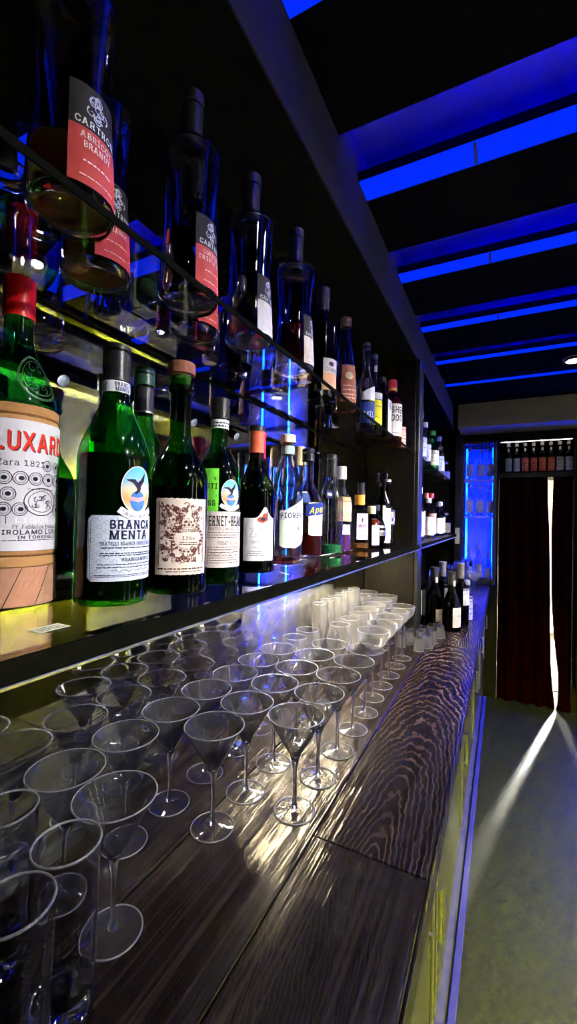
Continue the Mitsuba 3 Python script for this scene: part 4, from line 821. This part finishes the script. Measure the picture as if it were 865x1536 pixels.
# amber dark flask with cream cap
b = Bottle('liqueur_bottle', 'short dark brown bottle with cream cap and narrow white label', 1.552, 0.440, ZL,
           std(0.0320, 0.130, 0.095, 0.120, 0.0135), (0.30, 0.10, 0.03), fill=0.09, liquid=(0.03, 0.008, 0.003), opaque=True, rot=-74)
lb = b.label(0.034, 0.012, 0.110, (0.82, 0.74, 0.76), 0.6); b.ink(lb, 'stripe', stroke([(-0.016, 0.08), (0.0, 0.092), (0.016, 0.10)], 0.006), (0.55, 0.25, 0.30), 0.6)
b.cap('cap', 0.0165, 0.128, 0.158, (0.66, 0.55, 0.30), ribs=5)
# bottle with orange gilt
b = Bottle('liqueur_bottle', 'amber bottle half hidden behind the pink label bottle', 1.510, 0.543, ZL, std(0.030, 0.20, 0.12, 0.165, 0.013), (0.45, 0.18, 0.04), fill=0.08, liquid=(0.10, 0.03, 0.01), opaque=True)
b.cap('cap', 0.015, 0.198, 0.225, (0.02, 0.02, 0.02))
# round flask with silver band
b = Bottle('liqueur_bottle', 'round dark flask with silver lettered band', 1.640, 0.447, ZL,
           np.array([(0.022, 0), (0.028, 0.004), (0.036, 0.025), (0.0395, 0.055), (0.036, 0.085), (0.026, 0.110), (0.0145, 0.125), (0.0135, 0.142)]), (0.12, 0.10, 0.10), fill=0.08, liquid=(0.02, 0.01, 0.008), opaque=True, rot=-69)
lb = b.label(0.075, 0.044, 0.066, (0.52, 0.50, 0.48), 0.5, bsdf='metal'); b.ink(lb, 'lettering', text('CHA', 0.010, 0, 0.050, w=0.034), (0.03, 0.03, 0.03), 0.5)
b.label(0.05, 0.075, 0.084, (0.7, 0.7, 0.7), 0.5, 'upper_band', bsdf='metal')
b.cap('cap', 0.0160, 0.142, 0.166, (0.02, 0.02, 0.02))
# black bottle with red ribbon
b = Bottle('liqueur_bottle', 'black bottle with red sash on its neck behind the round flask', 1.690, 0.525, ZL, std(0.033, 0.262, 0.14, 0.19, 0.0150), (0.05, 0.05, 0.05), fill=0.14, liquid=(0.006, 0.006, 0.008), opaque=True, rot=-40)
b.capsule('capsule', 0.192, 0.258, (0.02, 0.02, 0.028)); b.label(0.045, 0, 0, (0.55, 0.03, 0.06), 1.2, 'red_sash', lambda x: 0.212 + x * 0.7, lambda x: 0.226 + x * 0.7, off=0.0015)
# tall dark decanter with glass stopper
b = Bottle('liqueur_bottle', 'tall dark bottle with clear glass stopper and long cream label', 1.748, 0.450, ZL, std(0.0350, 0.245, 0.160, 0.225, 0.0150), (0.06, 0.05, 0.05), fill=0.17, liquid=(0.008, 0.006, 0.006), opaque=True, rot=-69)
b.label(0.046, 0.012, 0.165, (0.80, 0.72, 0.46), 0.6, hi=lambda x: 0.165 - 0.010 * (x > -0.01)); b.label(0.012, 0.175, 0.225, (0.72, 0.62, 0.42), 0.8, 'neck_label')
b.put('stopper', lathe([[(0, 0.248), (0.015, 0.248)], [(0.015, 0.248), (0.0155, 0.262), (0.021, 0.270), (0.0215, 0.300), (0.019, 0.306)], [(0.019, 0.306), (0, 0.306)]], 24), 'glass_solid', None, smooth=35)
b = Bottle('liqueur_bottle', 'dark blue lit bottle with white cap and round emblem at the end of the shelf', 1.845, 0.452, ZL, std(0.0330, 0.272, 0.150, 0.205, 0.0140), (0.08, 0.08, 0.12), fill=0.15, liquid=(0.008, 0.010, 0.03), opaque=True, rot=-74)
lb = b.label(0.045, 0.085, 0.150, (0.02, 0.03, 0.10), 0.6); b.ink(lb, 'emblem', np.vstack([disc(0, 0.132, 0.015, 0.010, 12)]), (0.62, 0.32, 0.16), 0.6); b.ink(lb, 'emblem_ring', np.vstack([ring(0.004, 0.108, 0.010, 0.012, 0.004), dashes(-0.01, 0.016, [0.09], 0.004, 2, 0.004, 0.008)]), (0.75, 0.72, 0.66), 0.6)
b.cap('cap', 0.0150, 0.262, 0.284, (0.66, 0.66, 0.66), ribs=2)
k = new('shelf_tag', 'small dark tag with pale lettering standing behind the square orange-capped bottle', 'tag')
add(k, bevel(1.345, 1.405, 0.540, 0.543, ZL + 0.178, ZL + 0.208, 0.001), 'paint_gloss', (0.02, 0.02, 0.02)); add(k + '__holder', rod((1.375, 0.545, ZL), (1.375, 0.545, ZL + 0.2), 0.002), 'metal', (0.6, 0.6, 0.6)); add(k + '__print', bx(1.355, 1.395, 0.5393, 0.5399, ZL + 0.188, ZL + 0.197), 'paint_matte', (0.6, 0.6, 0.58))

# --- upper glass shelf: waisted carafes ------------------------------------
CAR = np.vstack([spline([(0.0375, 0), (0.0405, 0.005), (0.0412, 0.014), (0.0402, 0.045), (0.0362, 0.110), (0.0372, 0.160), (0.0402, 0.205), (0.0410, 0.214)], 4), spline([(0.0400, 0.2158), (0.0300, 0.2162), (0.0190, 0.2168), (0.0150, 0.220), (0.0142, 0.230), (0.0138, 0.262)], 4)])
CAR[:, 1] = np.maximum.accumulate(CAR[:, 1] + np.arange(len(CAR)) * 1e-7)
def carafe(name, label, x, y, liquid, fill, red, title, face=0.0, opaque=False, lower=(0.42, 0.055, 0.045)):
    b = Bottle(name, label, x, y, ZU, CAR, (0.93, 0.95, 0.97), fill=fill, liquid=liquid, opaque=opaque, thick=0.0026)
    b.s = Surf(CAR[CAR[:, 1] < 0.205])
    lb = b.label(0.058, 0.012, 0.068, lower, face)
    up = b.label(0.058, 0.068, 0.112, (0.012, 0.010, 0.012), face, 'upper_label')
    if title:
        b.ink(up, 'lettering', text('CARTRON', 0.0068, 0, 0.0705, w=0.048, serif=True, bold=True), (0.75, 0.74, 0.72), face)
        b.ink(up, 'crest', np.vstack([curl(0.009 * math.cos(i * 1.3) * (i % 3) / 2, 0.093 + 0.010 * math.sin(i * 1.9), 0.005, 1.1, i, 0.0016) for i in range(12)]), (0.55, 0.56, 0.62), face)
        b.ink(lb, 'lettering', np.vstack([text(t, 0.0062, 0, 0.0575 - 0.0092 * j, w=0.0052 * len(t), serif=True, bold=True) for j, t in enumerate(title)] + [dashes(-0.016, 0.016, [0.034], 0.0016, 4), dashes(-0.02, 0.02, [0.02], 0.001, 5)]), (0.78, 0.70, 0.62), face)
    g = b.put('embossed_crest', b.s.print(np.vstack([curl(0.013 * math.cos(i * 2.4) * (i % 5) / 4, 0.172 + 0.018 * math.sin(i * 1.7), 0.007, 1.2, i, 0.0022) for i in range(18)]), 0.0008, b.r0, face + 0.25), 'glass_solid', None)
    b.s = Surf(CAR)
    c = b.cap('capsule', 0.0150, 0.226, 0.284, (0.008, 0.008, 0.010)); b.cap('stopper', 0.0164, 0.284, 0.302, (0.012, 0.012, 0.014), ribs=4)
    return b
carafe('liqueur_carafe', 'waisted clear carafe with amber liqueur, nearest on the top glass shelf', 0.275, 0.396, (0.86, 0.50, 0.12), 0.060, True, ['ABRICOT', 'BRANDY'])
carafe('liqueur_carafe', 'waisted clear carafe with red liqueur standing behind the nearest amber carafe', 0.365, 0.472, (0.80, 0.10, 0.05), 0.070, True, ['CHERRY', 'BRANDY'], lower=(0.45, 0.05, 0.06))
carafe('liqueur_carafe', 'waisted clear carafe with clear liquid and red and black label, second in the outer row', 0.465, 0.404, (0.95, 0.96, 0.97), 0.090, True, ['CURACAO', 'TRIPLE SEC'], 0.05)
carafe('liqueur_carafe', 'waisted clear carafe with dark liquid behind the second outer carafe', 0.555, 0.470, (0.01, 0.008, 0.008), 0.045, True, ['CASSIS'], opaque=True)
carafe('liqueur_carafe', 'waisted clear carafe with black and silver label, third in the outer row', 0.625, 0.404, (0.94, 0.95, 0.97), 0.075, True, ['MENTHE'], 0.05, lower=(0.55, 0.53, 0.52))
b = Bottle('liqueur_bottle', 'small black capped bottle half hidden behind the third outer carafe', 0.700, 0.482, ZU, std(0.034, 0.15, 0.10, 0.13, 0.0150), (0.10, 0.10, 0.14), fill=0.08, liquid=(0.01, 0.01, 0.02), opaque=True); b.cap('cap', 0.0180, 0.146, 0.178, (0.01, 0.01, 0.011))
carafe('liqueur_carafe', 'waisted clear carafe half full of amber liqueur with pale label, fourth in outer row', 0.785, 0.394, (0.58, 0.16, 0.05), 0.092, True, ['CACAO'], 0.1, lower=(0.48, 0.42, 0.36))
b = Bottle('liqueur_bottle', 'tall black bottle with small pale and orange label on the top glass shelf', 1.000, 0.420, ZU, std(0.0370, 0.268, 0.190, 0.215, 0.0145), (0.08, 0.06, 0.07), fill=0.19, liquid=(0.010, 0.004, 0.005), opaque=True, rot=-40)
lb = b.label(0.046, 0.020, 0.062, (0.62, 0.34, 0.16), 0.2); u = b.label(0.046, 0.062, 0.100, (0.55, 0.50, 0.46), 0.2, 'upper_label'); b.ink(u, 'lettering', np.vstack([text('LIQUEUR', 0.008, 0, 0.068, w=0.036, serif=True), disc(0, 0.086, 0.008, 0.006, 10)]), (0.05, 0.04, 0.05), 0.2)
b.capsule('capsule', 0.232, 0.268, (0.02, 0.02, 0.024), off=0.0008); b.cap('stopper', 0.0165, 0.268, 0.292, (0.015, 0.015, 0.017))
b = Bottle('liqueur_bottle', 'tall cone-necked bottle with amber liquid and gold framed brown label', 1.160, 0.415, ZU,
           np.array([(0.0330, 0), (0.0360, 0.005), (0.0365, 0.050), (0.0345, 0.100), (0.0250, 0.165), (0.0165, 0.225), (0.0145, 0.265)]), CLEAR, fill=0.105, liquid=(0.72, 0.26, 0.06), thick=0.0024, rot=-62)
b.s = Surf([(0.0365, 0.0), (0.0365, 0.05), (0.0345, 0.1), (0.0270, 0.155)])
lb = b.label(0.050, 0.030, 0.138, (0.22, 0.07, 0.035), 0.25, off=0.001); b.ink(lb, 'gold_frame', np.vstack([frame(-0.0245, 0.0245, 0.031, 0.137, 0.0016), disc(0, 0.105, 0.013, 0.011, 14)]), (0.62, 0.50, 0.26), 0.25, 0.0014); b.ink(lb, 'lettering', np.vstack([dashes(-0.02, 0.02, [0.075, 0.063, 0.050, 0.040], 0.003, 3, 0.003, 0.008), text('G', 0.012, 0, 0.099, serif=True)]), (0.55, 0.48, 0.36), 0.25, 0.0018)
b.s = Surf(b.prof); b.cap('cap', 0.0162, 0.255, 0.284, (0.12, 0.06, 0.02), ribs=3)
b = Bottle('liqueur_bottle', 'slim clear bottle with white label above dark blue lower label on the top shelf', 1.385, 0.420, ZU, std(0.030, 0.285, 0.145, 0.205, 0.0125), CLEAR, rot=-70)
b.label(0.055, 0.096, 0.140, (0.80, 0.79, 0.78), 0.4, hi=lambda x: 0.135 + x * 0.5); lb = b.label(0.066, 0.020, 0.090, (0.012, 0.03, 0.16), 0.4, 'lower_label'); b.ink(lb, 'lettering', np.vstack([text('MIL', 0.018, 0, 0.04, w=0.040, bold=True)]), (0.6, 0.62, 0.7), 0.4); b.cap('cap', 0.0140, 0.270, 0.296, (0.03, 0.03, 0.08))
b = Bottle('liqueur_bottle', 'clear bottle with bright yellow label and black cap on the top shelf', 1.492, 0.424, ZU, std(0.032, 0.275, 0.150, 0.195, 0.0135), (0.85, 0.90, 0.92), rot=-70)
lb = b.label(0.064, 0.035, 0.125, (0.85, 0.75, 0.02), 0.4); b.ink(lb, 'lettering', np.vstack([quad(-0.03, 0.03, 0.078, 0.080), dashes(-0.02, 0.02, [0.1, 0.06], 0.003, 2)]), (0.1, 0.09, 0.02), 0.4); b.label(0.064, 0.127, 0.150, (0.75, 0.74, 0.70), 0.4, 'upper_label'); b.label(0.034, 0.230, 0.252, (0.7, 0.7, 0.7), 0.6, 'neck_label'); b.cap('cap', 0.0150, 0.262, 0.295, (0.02, 0.02, 0.022))
b = Bottle('liqueur_bottle', 'dark bottle with tall white label, green leaf and red stripe on the top shelf', 1.570, 0.412, ZU, std(0.031, 0.215, 0.150, 0.185, 0.0130), (0.10, 0.14, 0.08), fill=0.14, liquid=(0.02, 0.02, 0.01), opaque=True, cross=square(5), rot=-4)
lb = b.label(0.040, 0.020, 0.145, (0.84, 0.82, 0.78), 0.0, off=0.001); b.ink(lb, 'red_stripe', quad(-0.02, 0.02, 0.078, 0.094), (0.70, 0.12, 0.05), 0.0, 0.0015); b.ink(lb, 'leaf', disc(0, 0.120, 0.008, 0.014, 12), (0.18, 0.26, 0.12), 0.0, 0.0015); b.ink(lb, 'frame', frame(-0.0195, 0.0195, 0.021, 0.144, 0.001), (0.05, 0.05, 0.04), 0.0, 0.0015); b.cap('cap', 0.0150, 0.205, 0.235, (0.012, 0.012, 0.012))
b = Bottle('whiskey_bottle', 'bottle with red and orange cap and wide cream label in large black capitals', 1.648, 0.392, ZU, std(0.0375, 0.225, 0.150, 0.190, 0.0145), (0.55, 0.22, 0.06), fill=0.17, liquid=(0.05, 0.016, 0.005), opaque=True, rot=-56)
lb = b.label(0.088, 0.020, 0.145, (0.84, 0.78, 0.66), 0.45)
for tx in (text('SHEEP', 0.023, 0, 0.110, w=0.074, left=-0.034, bold=True), text('DOG', 0.024, 0, 0.078, w=0.048, left=-0.034, bold=True)): b.ink(lb, 'lettering', tx, (0.015, 0.012, 0.012), 0.45)
b.ink(lb, 'small_print', dashes(-0.03, 0.03, [0.03], 0.003, 3), (0.015, 0.012, 0.012), 0.45)
b.cap('cap', 0.0175, 0.207, 0.245, (0.70, 0.05, 0.03)); b.put('cap_band', lathe([[(0.0178, 0.200), (0.0178, 0.212)]], 24), 'paint_gloss', (0.85, 0.45, 0.03))
b = Bottle('whiskey_bottle', 'dark bottle with purple cap standing behind the wide cream label bottle', 1.640, 0.500, ZU, std(0.034, 0.245, 0.14, 0.185, 0.0140), (0.25, 0.06, 0.06), fill=0.14, liquid=(0.03, 0.006, 0.006), opaque=True); b.cap('cap', 0.0158, 0.225, 0.262, (0.07, 0.03, 0.08)); b.label(0.032, 0.205, 0.218, (0.6, 0.6, 0.62), 0.5, 'neck_label')
b = Bottle('whiskey_bottle', 'bottle with glowing orange label right of the wide cream label bottle', 1.745, 0.408, ZU, std(0.034, 0.19, 0.140, 0.165, 0.0140), (0.60, 0.28, 0.06), fill=0.13, liquid=(0.10, 0.04, 0.01), opaque=True, rot=-70); lb = b.label(0.070, 0.015, 0.135, (0.85, 0.44, 0.05), 0.5); b.ink(lb, 'lettering', dashes(-0.03, 0.03, [0.118, 0.104, 0.05, 0.04], 0.004, 8, 0.004, 0.010), (0.2, 0.08, 0.02), 0.5); b.cap('cap', 0.0155, 0.182, 0.205, (0.02, 0.02, 0.02))
b = Bottle('liqueur_bottle', 'short bottle with pale red label, last on the top glass shelf before the divider', 1.845, 0.408, ZU, std(0.030, 0.145, 0.100, 0.125, 0.0130), (0.5, 0.45, 0.4), fill=0.09, liquid=(0.3, 0.08, 0.04), opaque=True, rot=-70); lb = b.label(0.060, 0.010, 0.098, (0.80, 0.50, 0.38), 0.5); b.ink(lb, 'lettering', dashes(-0.025, 0.025, [0.085, 0.06, 0.045, 0.03], 0.004, 9, 0.003, 0.009), (0.3, 0.05, 0.04), 0.5); b.cap('cap', 0.0145, 0.14, 0.160, (0.05, 0.04, 0.04))

# --- simple far bottles ----------------------------------------------------
def quick(name, label, x, y, z, r, h, glass, cap, lab=None, lab2=None, liquid=None, fill=None, group=None, face=-0.85, n=20, hb=0.58, hn=0.80, rn=0.42, lz=(0.12, 0.5)):
    b = Bottle(name, label, x, y, z, std(r, h, h * hb, h * hn, r * rn, foot=0.003), glass, group=group, fill=fill * h if fill else None, liquid=liquid, opaque=True, n=n)
    if lab: l = b.label(r * 2.0, h * lz[0], h * lz[1], lab, face)
    if lab and lab2: b.ink(l, 'print', np.vstack([dashes(-r * 0.8, r * 0.8, [h * (lz[0] + (lz[1] - lz[0]) * q)], h * 0.022, int(x * 1e3) + i, r * 0.15, r * 0.5) for i, q in enumerate((0.25, 0.45, 0.75))]), lab2, face)
    if cap: b.cap('cap', r * rn + 0.0022, h * 0.90, h * 1.02, cap, n=14)
    return b
CG, DK = (0.88, 0.90, 0.94), (0.02, 0.02, 0.03)
UPB = [('tall clear bottle with pale label beside the divider', 2.12, .385, .032, .295, CG, (.75, .75, .8), (.75, .75, .82), DK), ('clear bottle with blue white label, second on the far top shelf', 2.30, .395, .034, .265, CG, (.6, .62, .7), (.55, .6, .78), DK),
       ('clear bottle with square white stopper on the far top shelf', 2.48, .40, .034, .250, CG, (.85, .85, .85), (.6, .64, .80), DK), ('green bottle with large cream label on the far top shelf', 2.66, .385, .038, .235, (.15, .55, .20), (.05, .25, .06), (.84, .80, .66), DK),
       ('clear bottle with white label right of the green bottle', 2.80, .41, .032, .215, CG, (.5, .5, .6), (.82, .80, .84), (.5, .1, .1)), ('tall blue clear bottle with crown stopper on the far top shelf', 3.02, .395, .036, .265, (.75, .80, .95), (.45, .5, .7), (.55, .62, .85), DK),
       ('slim clear bottle with gold cap on the far top shelf', 3.22, .41, .030, .230, CG, (.7, .55, .3), (.5, .55, .75), DK), ('short clear bottle, last on the far top shelf', 3.46, .40, .032, .150, CG, (.3, .35, .5), (.4, .45, .65), DK)]
for s in UPB: quick('spirit_bottle', s[0], s[1], s[2], ZU, s[3], s[4], s[5], s[6], s[7], s[8], group='bottles on the far top shelf')
LOB = [('clear bottle with two white labels by the divider on the far lower shelf', 2.16, .395, .032, .235, CG, (.3, .3, .4), (.80, .80, .84), DK), ('clear bottle with silver cap and white label on the far lower shelf', 2.34, .41, .034, .270, CG, (.75, .75, .78), (.78, .76, .80), DK),
       ('clear bottle with tall gold cork on the far lower shelf', 2.50, .425, .030, .290, CG, (.78, .62, .36), (.55, .30, .22), DK), ('bottle with yellow tag above white label on the far lower shelf', 2.62, .395, .033, .235, (.85, .85, .8), (.6, .6, .65), (.84, .80, .74), (.6, .1, .1)),
       ('dark bottle with red capsule on the far lower shelf', 2.82, .41, .032, .275, (.10, .06, .10), (.60, .06, .10), (.55, .25, .25), DK), ('dark bottle with orange red cap behind the red capsule bottle', 2.95, .46, .032, .285, (.12, .05, .05), (.55, .14, .08), (.7, .6, .55), DK),
       ('dark bottle with big white label on the far lower shelf', 3.08, .40, .035, .225, (.06, .06, .12), (.1, .1, .12), (.84, .82, .80), (.3, .1, .1)), ('blue bottle with white cap and white label on the far lower shelf', 3.26, .41, .036, .240, (.06, .08, .35), (.84, .82, .78), (.84, .83, .80), DK),
       ('slim bottle with brown cap on the far lower shelf', 3.42, .43, .030, .220, (.3, .2, .15), (.35, .2, .12), (.6, .5, .4), DK), ('short bottle with golden label, last on the far lower shelf', 3.54, .40, .034, .165, (.6, .45, .2), (.5, .4, .3), (.80, .58, .20), DK)]
for i, s in enumerate(LOB): quick('spirit_bottle', s[0], s[1], s[2], ZL, s[3], s[4], s[5], s[6], s[7], s[8], group='bottles on the far lower shelf', lz=(0.08, 0.55), fill=0.5 if s[5][0] < 0.5 else None, liquid=(.02, .01, .02))

# wine bottles on the worktop
def wine(label, x, y, r, h, hb, hn, capc, ring_c=None, lab=None, lz=(0.02, 0.1), face=-0.35, lw=1.7, txt=None):
    b = Bottle('wine_bottle', label, x, y, ZC, std(r, h, hb, hn, 0.0150), (0.05, 0.07, 0.04), group='wine bottles on the worktop', fill=hn - 0.02, liquid=(0.006, 0.005, 0.005), opaque=True)
    if lab:
        l = b.label(r * lw, lz[0], lz[1], lab, face)
        if txt: b.ink(l, 'lettering', text(txt, 0.0055, 0, (lz[0] + lz[1]) / 2 + 0.004, w=r * 0.95, serif=True), (0.10, 0.09, 0.09), face)
        else: b.ink(l, 'small_print', dashes(-r * 0.5, r * 0.5, [lz[1] - 0.02, lz[1] - 0.026], 0.002, 4), (0.25, 0.24, 0.22), face)
    b.capsule('capsule', hn + 0.012, h, capc, off=0.0008)
    if ring_c: b.label(0.055, hn + 0.004, hn + 0.030, ring_c, face, 'neck_label', off=0.0015)
    return b
wine('dark wine bottle with wide cream label, foremost of the wine group', 2.10, 0.208, 0.0410, 0.270, 0.105, 0.200, (0.02, 0.02, 0.022), (0.70, 0.62, 0.56), (0.80, 0.73, 0.64), (0.020, 0.110), lw=1.95, txt='MURIGNY')
wine('dark wine bottle with grey capsule and high white label behind the foremost wine bottle', 2.235, 0.180, 0.0385, 0.300, 0.175, 0.215, (0.16, 0.14, 0.14), None, (0.82, 0.78, 0.78), (0.100, 0.180))
wine('dark wine bottle with grey capsule and grey label in the middle of the wine group', 2.262, 0.268, 0.0385, 0.300, 0.175, 0.215, (0.16, 0.14, 0.14), None, (0.50, 0.45, 0.40), (0.110, 0.190))
wine('dark wine bottle with cream neck label and low cream label beside the shot glasses', 2.145, 0.292, 0.0390, 0.282, 0.130, 0.205, (0.02, 0.02, 0.022), (0.72, 0.66, 0.54), (0.80, 0.72, 0.52), (0.010, 0.085))
b = wine('tall black bottle with thin framed dark label before the divider', 2.085, 0.362, 0.0380, 0.375, 0.200, 0.270, (0.012, 0.012, 0.014))
l = b.label(0.056, 0.06, 0.18, (0.012, 0.012, 0.012), -0.2); b.ink(l, 'frame', frame(-0.026, 0.026, 0.062, 0.178, 0.003), (0.5, 0.47, 0.40), -0.2); b.ink(l, 'emblem', np.vstack([disc(0.012, 0.125, 0.006, 0.010, 10), disc(0.014, 0.10, 0.005, 0.005, 8)]), (0.7, 0.66, 0.6), -0.2)
b.put('neck_ring', lathe([[(0.0175, 0.335), (0.0175, 0.350)]], 20), 'metal', (0.8, 0.8, 0.8))
quick('spirit_bottle', 'slim bottle with tall white label standing right of the foremost wine bottle', 2.36, 0.158, ZC, .026, .20, CG, (.6, .6, .65), (.84, .82, .84), DK, lz=(0.02, 0.62))

# bottles in the wire cabinet
def cab(z, lst, shelf):
    for i, (y, r, h) in enumerate(lst):
        quick('cabinet_bottle', f'blue lit bottle on the {shelf} shelf of the wire cabinet, {ORD[i] if i else "first"} from its left side', FAR + 0.10, y, z, r, h, CG, (0.5, 0.5, 0.5), (0.7, 0.7, 0.7), None, group='bottles in the wire cabinet', face=-1.45, n=18)
cab(1.749, [(0.252, 0.030, 0.27), (0.165, 0.036, 0.25), (0.100, 0.030, 0.26)], 'top')
cab(1.448, [(0.252, 0.032, 0.27), (0.172, 0.037, 0.255), (0.096, 0.030, 0.25)], 'middle')
cab(0.905, [(0.250, 0.030, 0.26), (0.178, 0.033, 0.30), (0.105, 0.030, 0.24)], 'bottom')
k = new('red_box', 'small red carton on the floor of the wire cabinet', 'box'); add(k, bevel(FAR + 0.03, FAR + 0.06, 0.085, 0.125, 0.906, 0.95, 0.003), 'paint_matte', (0.5, 0.08, 0.10))
# bottles above the curtain
NB = [((.55, .6, .8), (.5, .55, .7), (.30, .36, .60), None), ((.06, .07, .12), (.5, .5, .6), (.45, .50, .72), None), ((.10, .12, .30), (.6, .6, .7), (.5, .10, .12), None), ((.05, .05, .08), (.7, .65, .6), (.62, .12, .10), None),
      ((.05, .05, .08), (.7, .65, .5), (.66, .14, .10), None), ((.30, .28, .22), (.8, .75, .5), (.66, .15, .10), None), ((.80, .80, .78), (.8, .78, .7), (.68, .68, .66), None), ((.05, .05, .05), (.75, .72, .68), (.70, .67, .66), None),
      ((.10, .05, .04), (.6, .2, .15), (.66, .20, .16), None), ((.5, .5, .5), (.7, .7, .7), (.7, .66, .62), None), ((.1, .1, .1), (.7, .7, .7), (.6, .5, .4), None)]
NL = ['blue lit bottle nearest the wire cabinet', 'dark bottle with blue grey label', 'blue bottle with narrow red label', 'first dark bottle with red gold label', 'second dark bottle with red gold label', 'amber bottle with red gold label',
      'clear bottle with pale grey label', 'black bottle with white label and white neck band', 'brown bottle with red label by the right edge', 'clear bottle with white label at the right edge', 'dark bottle with cream label at the right edge']
for i, (g, c, l, _) in enumerate(NB):
    y = -0.035 - i * 0.0585
    b = quick('display_bottle', NL[i] + ' in the niche above the curtain', FAR + 0.07 + 0.01 * (i % 2), y, 1.796, .0275, .238, g, c, tuple(q * 0.55 for q in l), (.5, .4, .12) if 2 <= i <= 5 else (.06, .06, .07), group='bottles in the niche above the curtain', face=-1.5, fill=0.62 if g[0] < .4 else None, liquid=tuple(q * 0.15 for q in g), n=20, lz=(0.06, 0.50))
    b.label(0.030, 0.175, 0.200, tuple(min(.8, q * 1.1) for q in c), -1.5, 'neck_label', off=0.0012)
k = new('niche_light', 'slim light profile under the top of the bottle niche above the curtain', 'ceiling light')
add(k + '__tube', bx(FAR + 0.008, FAR + 0.018, -0.46, 0.02, 2.036, 2.044), 'paint_matte', (0.8, 0.8, 0.8), emitter={'type': 'area', 'sampling_weight': 0.6, 'radiance': rgb(0.8, 0.72, 0.66)})
add(k + '__clip', bx(FAR + 0.005, FAR + 0.022, 0.021, 0.028, 2.034, 2.045), 'metal', (0.5, 0.5, 0.5))
